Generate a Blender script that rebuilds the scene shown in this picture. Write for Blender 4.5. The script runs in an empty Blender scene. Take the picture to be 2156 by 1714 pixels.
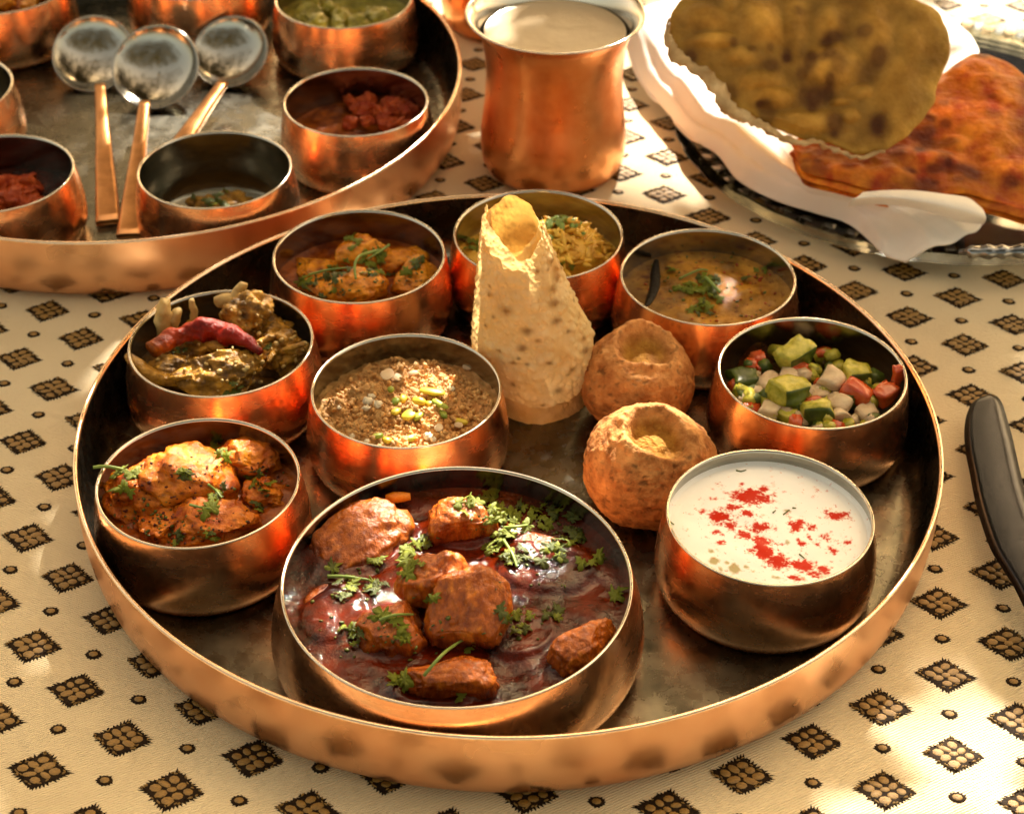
import bpy, bmesh, math, random
import numpy as np
from mathutils import Vector, Matrix
from mathutils.bvhtree import BVHTree

S = bpy.context.scene
COL = S.collection
rnd = random.Random(7)
R = math.radians

# ------------------------------------------------------------------ camera
W, H = 2156.0, 1714.0                       # layout units: the photograph at 2156 x 1714
FPX = 3858.1
CAM = Vector((0.0, -0.815103, 0.631055))
FW = Vector((0.0, 0.791468, -0.611210))
RT = Vector((0.9999949, 0.00195284, 0.00252878))
UP = Vector((-0.00319505, 0.61120688, 0.79146443))
cam = bpy.data.objects.new('camera', bpy.data.cameras.new('camera'))
COL.objects.link(cam)
cam.matrix_world = Matrix(((RT.x, UP.x, -FW.x, CAM.x), (RT.y, UP.y, -FW.y, CAM.y), (RT.z, UP.z, -FW.z, CAM.z), (0, 0, 0, 1)))
cam.data.sensor_width = 36.0
cam.data.lens = FPX / W * 36.0
cam.data.clip_start = 0.02
cam.data.clip_end = 200
cam.data.dof.use_dof = True
cam.data.dof.focus_distance = 0.885
cam.data.dof.aperture_fstop = 12.0
cam.data.dof.aperture_blades = 7
S.camera = cam

# ------------------------------------------------------------------ world, sun, exposure
SUN_AZ, SUN_EL = R(17), R(41)
SDIR = Vector((math.sin(SUN_AZ) * math.cos(SUN_EL), math.cos(SUN_AZ) * math.cos(SUN_EL), math.sin(SUN_EL)))
wd = bpy.data.worlds.new('World'); S.world = wd; wd.use_nodes = True
nt = wd.node_tree; nt.nodes.clear()
sky = nt.nodes.new('ShaderNodeTexSky'); sky.sky_type = 'NISHITA'; sky.sun_disc = False
sky.sun_elevation = SUN_EL; sky.sun_rotation = SUN_AZ
sky.air_density = 0.8; sky.dust_density = 9.0; sky.ozone_density = 0.6
bg = nt.nodes.new('ShaderNodeBackground'); bg.inputs[1].default_value = 0.15
wo = nt.nodes.new('ShaderNodeOutputWorld')
warm = nt.nodes.new('ShaderNodeMix'); warm.data_type = 'RGBA'; warm.blend_type = 'MULTIPLY'; warm.inputs[0].default_value = 1.0
warm.inputs[7].default_value = (1.0, 0.77, 0.43, 1)          # low warm evening haze, the same all round
nt.links.new(sky.outputs[0], warm.inputs[6]); nt.links.new(warm.outputs[2], bg.inputs[0]); nt.links.new(bg.outputs[0], wo.inputs[0])
sun = bpy.data.objects.new('sun', bpy.data.lights.new('sun', 'SUN')); COL.objects.link(sun)
sun.data.energy = 5.0; sun.data.angle = R(0.5); sun.data.color = (1.0, 0.90, 0.74)
sun.rotation_euler = SDIR.to_track_quat('Z', 'Y').to_euler()
sun.location = SDIR * 6
S.view_settings.view_transform = 'Standard'; S.view_settings.look = 'None'
S.view_settings.exposure = 2.15; S.view_settings.gamma = 1.0
S.render.engine = 'CYCLES'
S.cycles.use_denoising = True
S.cycles.max_bounces = 9; S.cycles.glossy_bounces = 6; S.cycles.diffuse_bounces = 4; S.cycles.transmission_bounces = 8
S.cycles.sample_clamp_indirect = 6.0; S.cycles.caustics_reflective = True; S.cycles.blur_glossy = 0.6

# ------------------------------------------------------------------ helpers
def P(px, py, z):
    d = FW + RT * ((px - W / 2) / FPX) - UP * ((py - H / 2) / FPX)
    return CAM + d * ((z - CAM.z) / d.z)
def ray(px, py):
    d = FW + RT * ((px - W / 2) / FPX) - UP * ((py - H / 2) / FPX)
    return d.normalized()
def crop(ox, oy, s):                         # measuring frames: enlarged details of the photograph
    k = 2156.0 / 3700.0
    return lambda x, y: ((ox + x / s) * k, (oy + y / s) * k)

def _hash(ix, iy, iz, seed):
    h = (ix.astype(np.int64) * 374761393 + iy.astype(np.int64) * 668265263 + iz.astype(np.int64) * 2147483647 + seed * 1274126177) & 0xffffffff
    h = ((h ^ (h >> 13)) * 1274126177) & 0xffffffff
    h = ((h ^ (h >> 16)) * 2246822519) & 0xffffffff
    return ((h ^ (h >> 15)) & 0xffffff) / float(0xffffff)
def vnoise(p, seed=0):
    p = np.asarray(p, float); i = np.floor(p).astype(np.int64); f = p - i; f = f * f * (3 - 2 * f)
    r = 0
    for dx in (0, 1):
        for dy in (0, 1):
            for dz in (0, 1):
                w = (f[:, 0] if dx else 1 - f[:, 0]) * (f[:, 1] if dy else 1 - f[:, 1]) * (f[:, 2] if dz else 1 - f[:, 2])
                r = r + w * _hash(i[:, 0] + dx, i[:, 1] + dy, i[:, 2] + dz, seed)
    return r * 2 - 1
def fbm(p, oct=4, seed=0, gain=0.5):
    a, r, p = 1.0, 0, np.asarray(p, float)
    for k in range(oct):
        r = r + a * vnoise(p * (2 ** k) + k * 17.3, seed + k); a *= gain
    return r
def p3(x, y, z=None):
    x = np.asarray(x, float)
    return np.stack([x, np.asarray(y, float) + 0 * x, (np.zeros_like(x) if z is None else np.asarray(z, float) + 0 * x)], -1)

def thing(name, label, cat, loc=(0, 0, 0), group=None):
    o = bpy.data.objects.new(name, None); COL.objects.link(o); o.empty_display_size = 0.02
    o.location = loc; o['label'] = label; o['category'] = cat
    if group: o['group'] = group
    return o
def tag(o, label, cat, group=None):
    o['label'] = label; o['category'] = cat
    if group: o['group'] = group
    return o
def base_of(parent):
    l = Vector((0, 0, 0))
    while parent is not None:
        l += parent.location; parent = parent.parent
    return np.array(l)
def mesh(name, V, F, mats, parent=None, smooth=True, midx=None, col=None, loc=None, uvs=None):
    V = np.asarray(V, float)
    me = bpy.data.meshes.new(name)
    off = base_of(parent) if parent is not None else np.zeros(3)
    if loc is not None: off = off + np.array(loc)
    me.from_pydata((V - off).tolist(), [], F if isinstance(F, list) else F.tolist())
    if not isinstance(mats, (list, tuple)): mats = [mats]
    for m in mats: me.materials.append(m)
    if col is None and any(m.get('attr') for m in mats): col = np.ones((len(V), 3))
    if midx is not None: me.polygons.foreach_set('material_index', np.asarray(midx, np.int32))
    if smooth: me.polygons.foreach_set('use_smooth', np.ones(len(me.polygons), bool))
    if col is not None:
        c = np.ones((len(V), 4)); c[:, :3] = col
        at = me.color_attributes.new('Col', 'FLOAT_COLOR', 'POINT'); at.data.foreach_set('color', c.ravel().astype(np.float32))
    me.update()
    o = bpy.data.objects.new(name, me); COL.objects.link(o)
    if parent is not None: o.parent = parent
    if loc is not None: o.location = loc
    return o
def dup(root, loc, rotz=0.0, label=None, group=None, scale=None):
    r = root.copy(); COL.objects.link(r); r.location = loc; r.rotation_euler = (0, 0, rotz)
    if scale: r.scale = scale
    if label: r['label'] = label
    if group: r['group'] = group
    for ch in list(root.children):
        c = ch.copy(); COL.objects.link(c); c.parent = r
        for g in ch.children:
            d = g.copy(); COL.objects.link(d); d.parent = c
    return r
def lathe(prof, n=96, close=True):
    V, F = [], []
    m = len(prof)
    for (r, z) in prof:
        for k in range(n):
            a = 2 * math.pi * k / n; V.append((r * math.cos(a), r * math.sin(a), z))
    for j in range(m - 1):
        for k in range(n):
            k2 = (k + 1) % n; F.append((j * n + k, j * n + k2, (j + 1) * n + k2, (j + 1) * n + k))
    if prof[0][0] < 1e-6 and False: pass
    return V, F
def grid_faces(nu, nv, wrap=False):
    F = []
    for i in range(nu if wrap else nu - 1):
        i2 = (i + 1) % nu
        for j in range(nv - 1):
            F.append((i * nv + j, i2 * nv + j, i2 * nv + j + 1, i * nv + j + 1))
    return F
def spline(pts, n):
    pts = [np.array(p, float) for p in pts]; out = []
    for t in np.linspace(0, len(pts) - 1.000001, n):
        i = int(t); f = t - i
        p0, p1 = pts[max(i - 1, 0)], pts[i]; p2 = pts[min(i + 1, len(pts) - 1)]; p3_ = pts[min(i + 2, len(pts) - 1)]
        out.append(0.5 * (2 * p1 + (p2 - p0) * f + (2 * p0 - 5 * p1 + 4 * p2 - p3_) * f * f + (3 * p1 - p0 - 3 * p2 + p3_) * f ** 3))
    return np.array(out)
def tube(path, rad, nseg=10, n=24, squash=1.0):
    C = spline(path, n); rr = np.interp(np.linspace(0, 1, n), np.linspace(0, 1, len(rad)), rad)
    V, F = [], []; T = np.gradient(C, axis=0); T /= np.linalg.norm(T, axis=1)[:, None] + 1e-12
    up = np.array([0, 0, 1.0])
    for i in range(n):
        a = np.cross(T[i], up)
        if np.linalg.norm(a) < 1e-3: a = np.array([1.0, 0, 0])
        a /= np.linalg.norm(a); b = np.cross(a, T[i])
        for k in range(nseg):
            t = 2 * math.pi * k / nseg; V.append(C[i] + rr[i] * (a * math.cos(t) + b * squash * math.sin(t)))
    for i in range(n - 1):
        for k in range(nseg):
            k2 = (k + 1) % nseg; F.append((i * nseg + k, i * nseg + k2, (i + 1) * nseg + k2, (i + 1) * nseg + k))
    F.append(tuple(range(nseg))[::-1]); F.append(tuple((n - 1) * nseg + k for k in range(nseg)))
    return np.array(V), F
_ico = {}
def ico(sub):
    if sub not in _ico:
        bm = bmesh.new(); bmesh.ops.create_icosphere(bm, subdivisions=sub, radius=1.0)
        V = np.array([v.co[:] for v in bm.verts]); F = [tuple(v.index for v in f.verts) for f in bm.faces]; bm.free()
        _ico[sub] = (V, F)
    return _ico[sub]
def rotm(rx, ry, rz):
    return np.array(Matrix.Rotation(R(rz), 3, 'Z') @ Matrix.Rotation(R(ry), 3, 'Y') @ Matrix.Rotation(R(rx), 3, 'X'))

# ------------------------------------------------------------------ materials
def mat(name, c1, c2=None, scale=80.0, rough=0.5, rvar=0.0, metal=0.0, bump=0.0, bscale=300.0, coat=0.0, sss=0.0, sssr=0.004,
        attr=False, spec=0.5, detail=5.0, stretch=(1, 1, 1), bstretch=(1, 1, 1), trans=None, sheen=0.0, aniso=0.0, wave=None, voro=None, ramp=(0.35, 0.65)):
    m = bpy.data.materials.new(name); m.use_nodes = True; m['attr'] = int(attr); t = m.node_tree; N, L = t.nodes, t.links
    b = N['Principled BSDF']; tc = N.new('ShaderNodeTexCoord')
    def mp(s):
        x = N.new('ShaderNodeMapping'); x.inputs['Scale'].default_value = s; L.new(tc.outputs['Object'], x.inputs[0]); return x.outputs[0]
    def noise(sc, st, det=detail, rgh=0.6):
        n = N.new('ShaderNodeTexNoise'); n.inputs['Scale'].default_value = sc; n.inputs['Detail'].default_value = det; n.inputs['Roughness'].default_value = rgh
        L.new(mp(st), n.inputs['Vector']); return n.outputs[0]
    colout = None
    if c2 is not None:
        nz = noise(scale, stretch)
        cr = N.new('ShaderNodeValToRGB'); cr.color_ramp.elements[0].position = ramp[0]; cr.color_ramp.elements[1].position = ramp[1]
        cr.color_ramp.elements[0].color = (*c1, 1); cr.color_ramp.elements[1].color = (*c2, 1)
        L.new(nz, cr.inputs[0]); colout = cr.outputs[0]
    else:
        b.inputs['Base Color'].default_value = (*c1, 1)
    if attr:
        ca = N.new('ShaderNodeVertexColor'); ca.layer_name = 'Col'
        if colout is None: colout = ca.outputs[0]
        else:
            mx = N.new('ShaderNodeMix'); mx.data_type = 'RGBA'; mx.blend_type = 'MULTIPLY'; mx.inputs[0].default_value = 1.0
            L.new(colout, mx.inputs[6]); L.new(ca.outputs[0], mx.inputs[7]); colout = mx.outputs[2]
    if colout is not None: L.new(colout, b.inputs['Base Color'])
    b.inputs['Metallic'].default_value = metal; b.inputs['Roughness'].default_value = rough
    b.inputs['Specular IOR Level'].default_value = spec
    if rvar > 0:
        rn = noise(scale * 1.7, stretch); mr = N.new('ShaderNodeMapRange'); mr.inputs[1].default_value = 0.3; mr.inputs[2].default_value = 0.7
        mr.inputs[3].default_value = max(0.02, rough - rvar); mr.inputs[4].default_value = rough + rvar
        L.new(rn, mr.inputs[0]); L.new(mr.outputs[0], b.inputs['Roughness'])
    b.inputs['Coat Weight'].default_value = coat; b.inputs['Coat Roughness'].default_value = 0.12
    if sss > 0:
        b.inputs['Subsurface Weight'].default_value = sss; b.inputs['Subsurface Radius'].default_value = (1.0, 0.45, 0.2); b.inputs['Subsurface Scale'].default_value = sssr
    if sheen: b.inputs['Sheen Weight'].default_value = sheen
    if aniso: b.inputs['Anisotropic'].default_value = aniso
    hgt = []
    if bump: hgt.append((noise(bscale, bstretch), bump))
    if voro:
        v = N.new('ShaderNodeTexVoronoi'); v.inputs['Scale'].default_value = voro[0]; v.feature = 'SMOOTH_F1'
        L.new(mp((1, 1, 1)), v.inputs['Vector']); hgt.append((v.outputs[0], voro[1]))
    if wave:
        w = N.new('ShaderNodeTexWave'); w.inputs['Scale'].default_value = wave[0]; w.inputs['Distortion'].default_value = wave[3]; w.inputs['Detail'].default_value = 2.0
        x = N.new('ShaderNodeMapping'); x.inputs['Rotation'].default_value = (0, 0, wave[1]); L.new(tc.outputs['Object'], x.inputs[0])
        L.new(x.outputs[0], w.inputs[0]); hgt.append((w.outputs[1], wave[2]))
    prev = None
    for h, d in hgt:
        bp = N.new('ShaderNodeBump'); bp.inputs['Strength'].default_value = 1.0; bp.inputs['Distance'].default_value = d
        L.new(h, bp.inputs['Height'])
        if prev is not None: L.new(prev, bp.inputs['Normal'])
        prev = bp.outputs[0]
    if prev is not None: L.new(prev, b.inputs['Normal'])
    if trans:
        tr = N.new('ShaderNodeBsdfTranslucent'); mx2 = N.new('ShaderNodeMixShader'); mx2.inputs[0].default_value = trans[1]
        tr.inputs[0].default_value = (*trans[0], 1)
        if prev is not None: L.new(prev, tr.inputs['Normal'])
        L.new(b.outputs[0], mx2.inputs[1]); L.new(tr.outputs[0], mx2.inputs[2])
        L.new(mx2.outputs[0], N['Material Output'].inputs[0])
    return m

M = {}
M['copper'] = mat('copper', (0.91, 0.44, 0.21), (0.96, 0.57, 0.33), scale=26, rough=0.25, rvar=0.07, metal=1.0, bump=0.00045, bscale=30, stretch=(1, 1, 2.5), bstretch=(1, 1, 1), detail=4)
M['copper_tray'] = mat('copper_tray', (0.91, 0.47, 0.25), (0.96, 0.60, 0.37), scale=14, rough=0.31, rvar=0.07, metal=1.0, bump=0.0009, bscale=13, detail=3)
M['copper_cup'] = mat('copper_cup', (0.84, 0.34, 0.12), (0.90, 0.44, 0.19), scale=40, rough=0.33, rvar=0.08, metal=1.0, bump=0.0006, bscale=45, detail=4)
M['steel'] = mat('steel', (0.34, 0.31, 0.25), (0.44, 0.41, 0.34), scale=60, rough=0.18, rvar=0.05, metal=1.0, bump=0.0002, bscale=50, stretch=(1, 1, 6))
M['steel_rim'] = mat('steel_rim', (0.66, 0.60, 0.52), rough=0.16, metal=1.0)
M['tray_rim'] = mat('worn_tray_rim', (0.86, 0.60, 0.40), (0.92, 0.72, 0.52), scale=60, rough=0.24, metal=1.0, bump=0.0002, bscale=120)
M['steel_floor'] = mat('steel_floor', (0.125, 0.12, 0.098), (0.21, 0.20, 0.165), scale=60, rough=0.27, rvar=0.08, metal=1.0, bump=0.00025, bscale=40, detail=6)
M['brass_handle'] = mat('worn_copper_handle', (0.34, 0.15, 0.05), (0.50, 0.24, 0.09), scale=90, rough=0.34, metal=1.0, bump=0.0003, bscale=160)
M['spoon'] = mat('spoon_steel', (0.42, 0.40, 0.35), rough=0.15, metal=1.0, bump=0.0002, bscale=60)
M['cloth'] = mat('brocade_cloth', (0.74, 0.60, 0.375), (0.81, 0.68, 0.45), scale=9, rough=0.55, bump=0.0008, bscale=420, spec=0.35, sheen=0.25, bstretch=(1, 1.8, 1), wave=(240, R(62), 0.0005, 1.0), detail=3)
M['thread_dark'] = mat('dark_thread', (0.009, 0.005, 0.003), (0.025, 0.013, 0.005), scale=900, spec=0.1, rough=0.7, bump=0.0003, bscale=1500)
M['thread_gold'] = mat('gold_thread', (0.15, 0.075, 0.006), (0.33, 0.18, 0.02), scale=700, rough=0.45, bump=0.00025, bscale=1600, spec=0.7, stretch=(1, 3, 1), bstretch=(1, 4, 1))
M['napkin'] = mat('white_cotton', (0.84, 0.79, 0.72), (0.88, 0.84, 0.78), scale=30, rough=0.8, bump=0.0004, bscale=900, sheen=0.2)
def thin_glass():
    m = bpy.data.materials.new('clear_glass'); m.use_nodes = True; t = m.node_tree; t.nodes.clear()
    out = t.nodes.new('ShaderNodeOutputMaterial'); mx = t.nodes.new('ShaderNodeMixShader'); tr = t.nodes.new('ShaderNodeBsdfTransparent'); gl = t.nodes.new('ShaderNodeBsdfGlossy'); fr = t.nodes.new('ShaderNodeFresnel')
    tr.inputs[0].default_value = (0.90, 0.91, 0.88, 1); gl.inputs['Roughness'].default_value = 0.05; fr.inputs[0].default_value = 1.45
    t.links.new(fr.outputs[0], mx.inputs[0]); t.links.new(tr.outputs[0], mx.inputs[1]); t.links.new(gl.outputs[0], mx.inputs[2]); t.links.new(mx.outputs[0], out.inputs[0]); return m
M['glass'] = thin_glass()
M['leaf'] = mat('coriander_leaf', (0.11, 0.15, 0.004), (0.30, 0.34, 0.015), scale=160, rough=0.38, bump=0.0002, bscale=500, trans=((0.42, 0.48, 0.03), 0.30))
M['leaf_dark'] = mat('coriander_leaf_dark', (0.04, 0.065, 0.006), (0.13, 0.15, 0.012), scale=160, rough=0.3, bump=0.0002, bscale=500, trans=((0.16, 0.2, 0.02), 0.2))
M['stem'] = mat('coriander_stem', (0.25, 0.36, 0.08), rough=0.4, trans=((0.4, 0.5, 0.1), 0.2))
M['gravy_red'] = mat('red_gravy', (0.017, 0.0015, 0.0004), (0.13, 0.012, 0.0012), scale=55, rough=0.06, bump=0.0009, bscale=190, spec=0.4)
M['meat_red'] = mat('braised_mutton', (0.24, 0.046, 0.004), (0.50, 0.125, 0.011), scale=150, rough=0.20, rvar=0.14, bump=0.0012, bscale=130, spec=0.5, stretch=(2, 2, .6), bstretch=(3, 3, .55), attr=True)
M['gravy_orange'] = mat('orange_gravy', (0.13, 0.02, 0.002), (0.42, 0.095, 0.005), scale=80, rough=0.12, bump=0.0010, bscale=260, spec=0.35)
M['chicken'] = mat('chicken_in_masala', (0.40, 0.065, 0.003), (0.72, 0.23, 0.012), scale=95, rough=0.20, rvar=0.09, bump=0.0013, bscale=380, spec=0.35, attr=True)
M['chicken_yellow'] = mat('chicken_in_yellow_gravy', (0.56, 0.16, 0.006), (0.84, 0.34, 0.018), scale=95, rough=0.24, rvar=0.1, bump=0.0011, bscale=380, spec=0.35, attr=True)
M['gravy_brown'] = mat('dark_masala', (0.05, 0.022, 0.003), (0.17, 0.075, 0.008), scale=120, rough=0.3, bump=0.001, bscale=350, spec=0.3)
M['meat_brown'] = mat('fried_mutton', (0.17, 0.07, 0.005), (0.56, 0.28, 0.03), scale=150, rough=0.30, spec=0.35, rvar=0.12, bump=0.0012, bscale=420, bstretch=(1, 1, 2), attr=True)
M['bone'] = mat('cooked_bone', (0.45, 0.27, 0.07), (0.62, 0.45, 0.18), scale=150, rough=0.45, bump=0.0005, bscale=400)
M['dal'] = mat('brown_dal', (0.28, 0.11, 0.008), (0.56, 0.27, 0.035), scale=70, rough=0.14, bump=0.0008, bscale=330, spec=0.35, attr=True)
M['chili'] = mat('dried_chili', (0.10, 0.0025, 0.0006), (0.26, 0.008, 0.0012), scale=140, rough=0.3, bump=0.0020, bscale=230, spec=0.22, attr=True)
M['chili_black'] = mat('fried_black_chili', (0.012, 0.008, 0.005), rough=0.5, spec=0.2, bump=0.0008, bscale=300)
M['rice'] = mat('saffron_rice', (0.60, 0.28, 0.02), (0.85, 0.52, 0.06), scale=120, rough=0.42, sss=0.15, spec=0.5)
M['yogurt'] = mat('yogurt', (0.67, 0.56, 0.30), rough=0.35, bump=0.0003, bscale=90, attr=True, spec=0.15)
M['yogurt'].node_tree.nodes['Principled BSDF'].inputs['Subsurface Weight'].default_value = 0.0
M['halwa'] = mat('wheat_halwa', (0.50, 0.24, 0.06), (0.80, 0.50, 0.20), scale=210, rough=0.5, bump=0.0012, bscale=620, attr=True)
M['almond'] = mat('almond_slice', (0.72, 0.52, 0.32), (0.82, 0.66, 0.46), scale=90, rough=0.5, sss=0.1)
M['khoya'] = mat('milk_crumble', (0.80, 0.70, 0.52), rough=0.6, bump=0.001, bscale=500)
M['pistachio'] = mat('pistachio_sliver', (0.50, 0.38, 0.015), (0.68, 0.52, 0.04), scale=110, rough=0.42, sss=0.1)
M['pistachio_green'] = mat('green_pistachio_sliver', (0.16, 0.26, 0.02), (0.36, 0.38, 0.04), scale=110, rough=0.42)
M['papad'] = mat('roasted_papad', (0.84, 0.64, 0.29), (0.88, 0.74, 0.42), scale=70, rough=0.40, bump=0.0007, bscale=520, attr=True, trans=((0.92, 0.66, 0.28), 0.36), spec=0.4)
M['papad_inner'] = mat('roasted_papad_rolled', (0.80, 0.58, 0.24), (0.86, 0.68, 0.36), scale=70, rough=0.45, bump=0.0006, bscale=520, attr=True, trans=((0.92, 0.50, 0.10), 0.22), spec=0.3)
M['baati'] = mat('baked_baati', (0.30, 0.105, 0.025), (0.55, 0.25, 0.075), scale=110, rough=0.68, spec=0.2, bump=0.0026, bscale=230, attr=True, detail=9, voro=(150, 0.0012))
M['ghee'] = mat('ghee_film', (0.20, 0.12, 0.015), rough=0.15, coat=0.4)
M['naan'] = mat('brown_kulcha', (0.36, 0.17, 0.018), (0.56, 0.30, 0.05), scale=60, rough=0.5, spec=0.25, bump=0.0018, bscale=190, attr=True)
M['naan_pale'] = mat('floury_kulcha_underside', (0.42, 0.24, 0.08), (0.68, 0.50, 0.26), scale=60, rough=0.6, bump=0.001, bscale=200, attr=True)
M['naan_red'] = mat('spiced_red_naan', (0.50, 0.05, 0.002), (0.88, 0.27, 0.016), scale=60, rough=0.5, spec=0.25, bump=0.002, bscale=180, attr=True)
M['tomato'] = mat('tomato_flesh', (0.50, 0.045, 0.008), (0.66, 0.13, 0.025), scale=110, rough=0.22, coat=0.3, sss=0.15, bump=0.0004, bscale=200)
M['cuke'] = mat('cucumber_flesh', (0.28, 0.27, 0.018), (0.58, 0.50, 0.08), scale=180, rough=0.18, spec=0.4, sss=0.15, bump=0.0006, bscale=240)
M['cuke_skin'] = mat('cucumber_skin', (0.035, 0.06, 0.006), (0.12, 0.16, 0.015), scale=130, rough=0.35)
M['onion'] = mat('onion_layer', (0.54, 0.38, 0.24), (0.72, 0.58, 0.38), scale=90, rough=0.2, spec=0.4, sss=0.15, bump=0.0004, bscale=220, stretch=(1, 1, 4))
M['lassi'] = mat('buttermilk', (0.64, 0.48, 0.29), rough=0.3, bump=0.0002, bscale=200, coat=0.1)
M['veg_green'] = mat('green_vegetable_curry', (0.24, 0.20, 0.02), (0.52, 0.42, 0.05), scale=100, rough=0.35, bump=0.001, bscale=300, coat=0.2)
M['chutney_red'] = mat('red_chutney', (0.30, 0.022, 0.004), (0.56, 0.095, 0.012), scale=130, rough=0.35, spec=0.3, bump=0.0014, bscale=350)
M['blade'] = mat('knife_steel', (0.022, 0.025, 0.034), (0.035, 0.038, 0.05), scale=300, rough=0.24, metal=1.0, bump=0.00004, bscale=2500)
M['silver'] = mat('tarnished_silver', (0.40, 0.40, 0.40), (0.10, 0.11, 0.12), scale=60, rough=0.14, metal=1.0)
M['tree_leaf'] = mat('tree_leaf', (0.022, 0.022, 0.006), (0.05, 0.045, 0.012), scale=6, rough=0.6, spec=0.2, trans=((0.10, 0.08, 0.01), 0.2))
M['pole'] = mat('turned_wood', (0.16, 0.075, 0.03), (0.24, 0.12, 0.05), scale=12, rough=0.5, stretch=(6, 6, 1))
M['terrace'] = mat('terrace_stone', (0.20, 0.13, 0.08), (0.30, 0.21, 0.13), scale=3, rough=0.8, bump=0.01, bscale=12)

# ------------------------------------------------------------------ ground and tablecloth
def big_plane(name, x0, x1, y0, y1, z, m):
    o = mesh(name, [(x0, y0, z), (x1, y0, z), (x1, y1, z), (x0, y1, z)], [(0, 1, 2, 3)], m, smooth=False); o['kind'] = 'structure'; return o
big_plane('ground', -40, 40, -40, 40, -0.76, M['terrace'])

def hz(x, y):
    x = np.asarray(x, float); y = np.asarray(y, float); sh = x.shape
    q = p3(x.ravel() * 9.0, y.ravel() * 9.0 + x.ravel() * 3.0)
    h = 0.0011 * vnoise(q, 3) + 0.0006 * vnoise(q * 2.3, 5)
    d = np.ones_like(h)
    h = h - 0.0017
    return h.reshape(sh)
cloth = thing('tablecloth', 'cream brocade tablecloth woven with dark gold diamonds under the trays', 'tablecloth', (0, 0, 0))
xs = np.linspace(-0.85, 0.85, 200); ys = np.linspace(-0.60, 0.95, 190)
X, Y = np.meshgrid(xs, ys, indexing='ij'); Z = hz(X, Y)
edge = np.maximum(np.abs(X) / 0.85, np.abs((Y - 0.175) / 0.775))
V = np.stack([X, Y, Z], -1).reshape(-1, 3).tolist(); F = grid_faces(200, 190)
# the drop of the cloth over the table edge
ring = [i * 190 for i in range(200)] + [199 * 190 + j for j in range(1, 190)] + [i * 190 + 189 for i in range(198, -1, -1)] + [j for j in range(188, 0, -1)]
n0 = len(V)
for k, i in enumerate(ring):
    x, y, z = V[i]; V.append((x * 1.015 + 0.008 * math.sin(k * 0.35), 0.175 + (y - 0.175) * 1.015 + 0.008 * math.cos(k * 0.31), -0.26))
for k in range(len(ring)):
    k2 = (k + 1) % len(ring); F.append((ring[k], n0 + k, n0 + k2, ring[k2]))
mesh('cloth_sheet', V, F, M['cloth'], cloth)

LAT = np.array([[0.206516, -0.203392], [-0.034294, -0.02092], [0.028491, -0.028949], [-1.6e-05, 8.6e-05], [-0.000119, -0.000138], [8.2e-05, -3e-06]])
def lat(n, m): return LAT[0] + n * LAT[1] + m * LAT[2] + n * n * LAT[3] + n * m * LAT[4] + m * m * LAT[5]
A1, A2 = LAT[1], LAT[2]
def uvw(u, v, z): return (u * A1[0] + v * A2[0], u * A1[1] + v * A2[1], z)
def dome(cu, cv, ru, rv, z0, h, ang, V, F, MI, mi, seg=8):
    i0 = len(V); ca, sa = math.cos(ang), math.sin(ang)
    for ring_, (k, zz) in enumerate(((1.0, 0.0), (0.8, 0.6), (0.42, 0.93))):
        for s in range(seg):
            t = 2 * math.pi * s / seg; a, b = ru * k * math.cos(t), rv * k * math.sin(t)
            V.append(uvw(cu + a * ca - b * sa, cv + a * sa + b * ca, z0 + h * zz))
    V.append(uvw(cu, cv, z0 + h))
    for r_ in range(2):
        for s in range(seg):
            s2 = (s + 1) % seg; F.append((i0 + r_ * seg + s, i0 + r_ * seg + s2, i0 + (r_ + 1) * seg + s2, i0 + (r_ + 1) * seg + s)); MI.append(mi)
    for s in range(seg): F.append((i0 + 2 * seg + s, i0 + 2 * seg + (s + 1) % seg, i0 + 3 * seg)); MI.append(mi)
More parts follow.
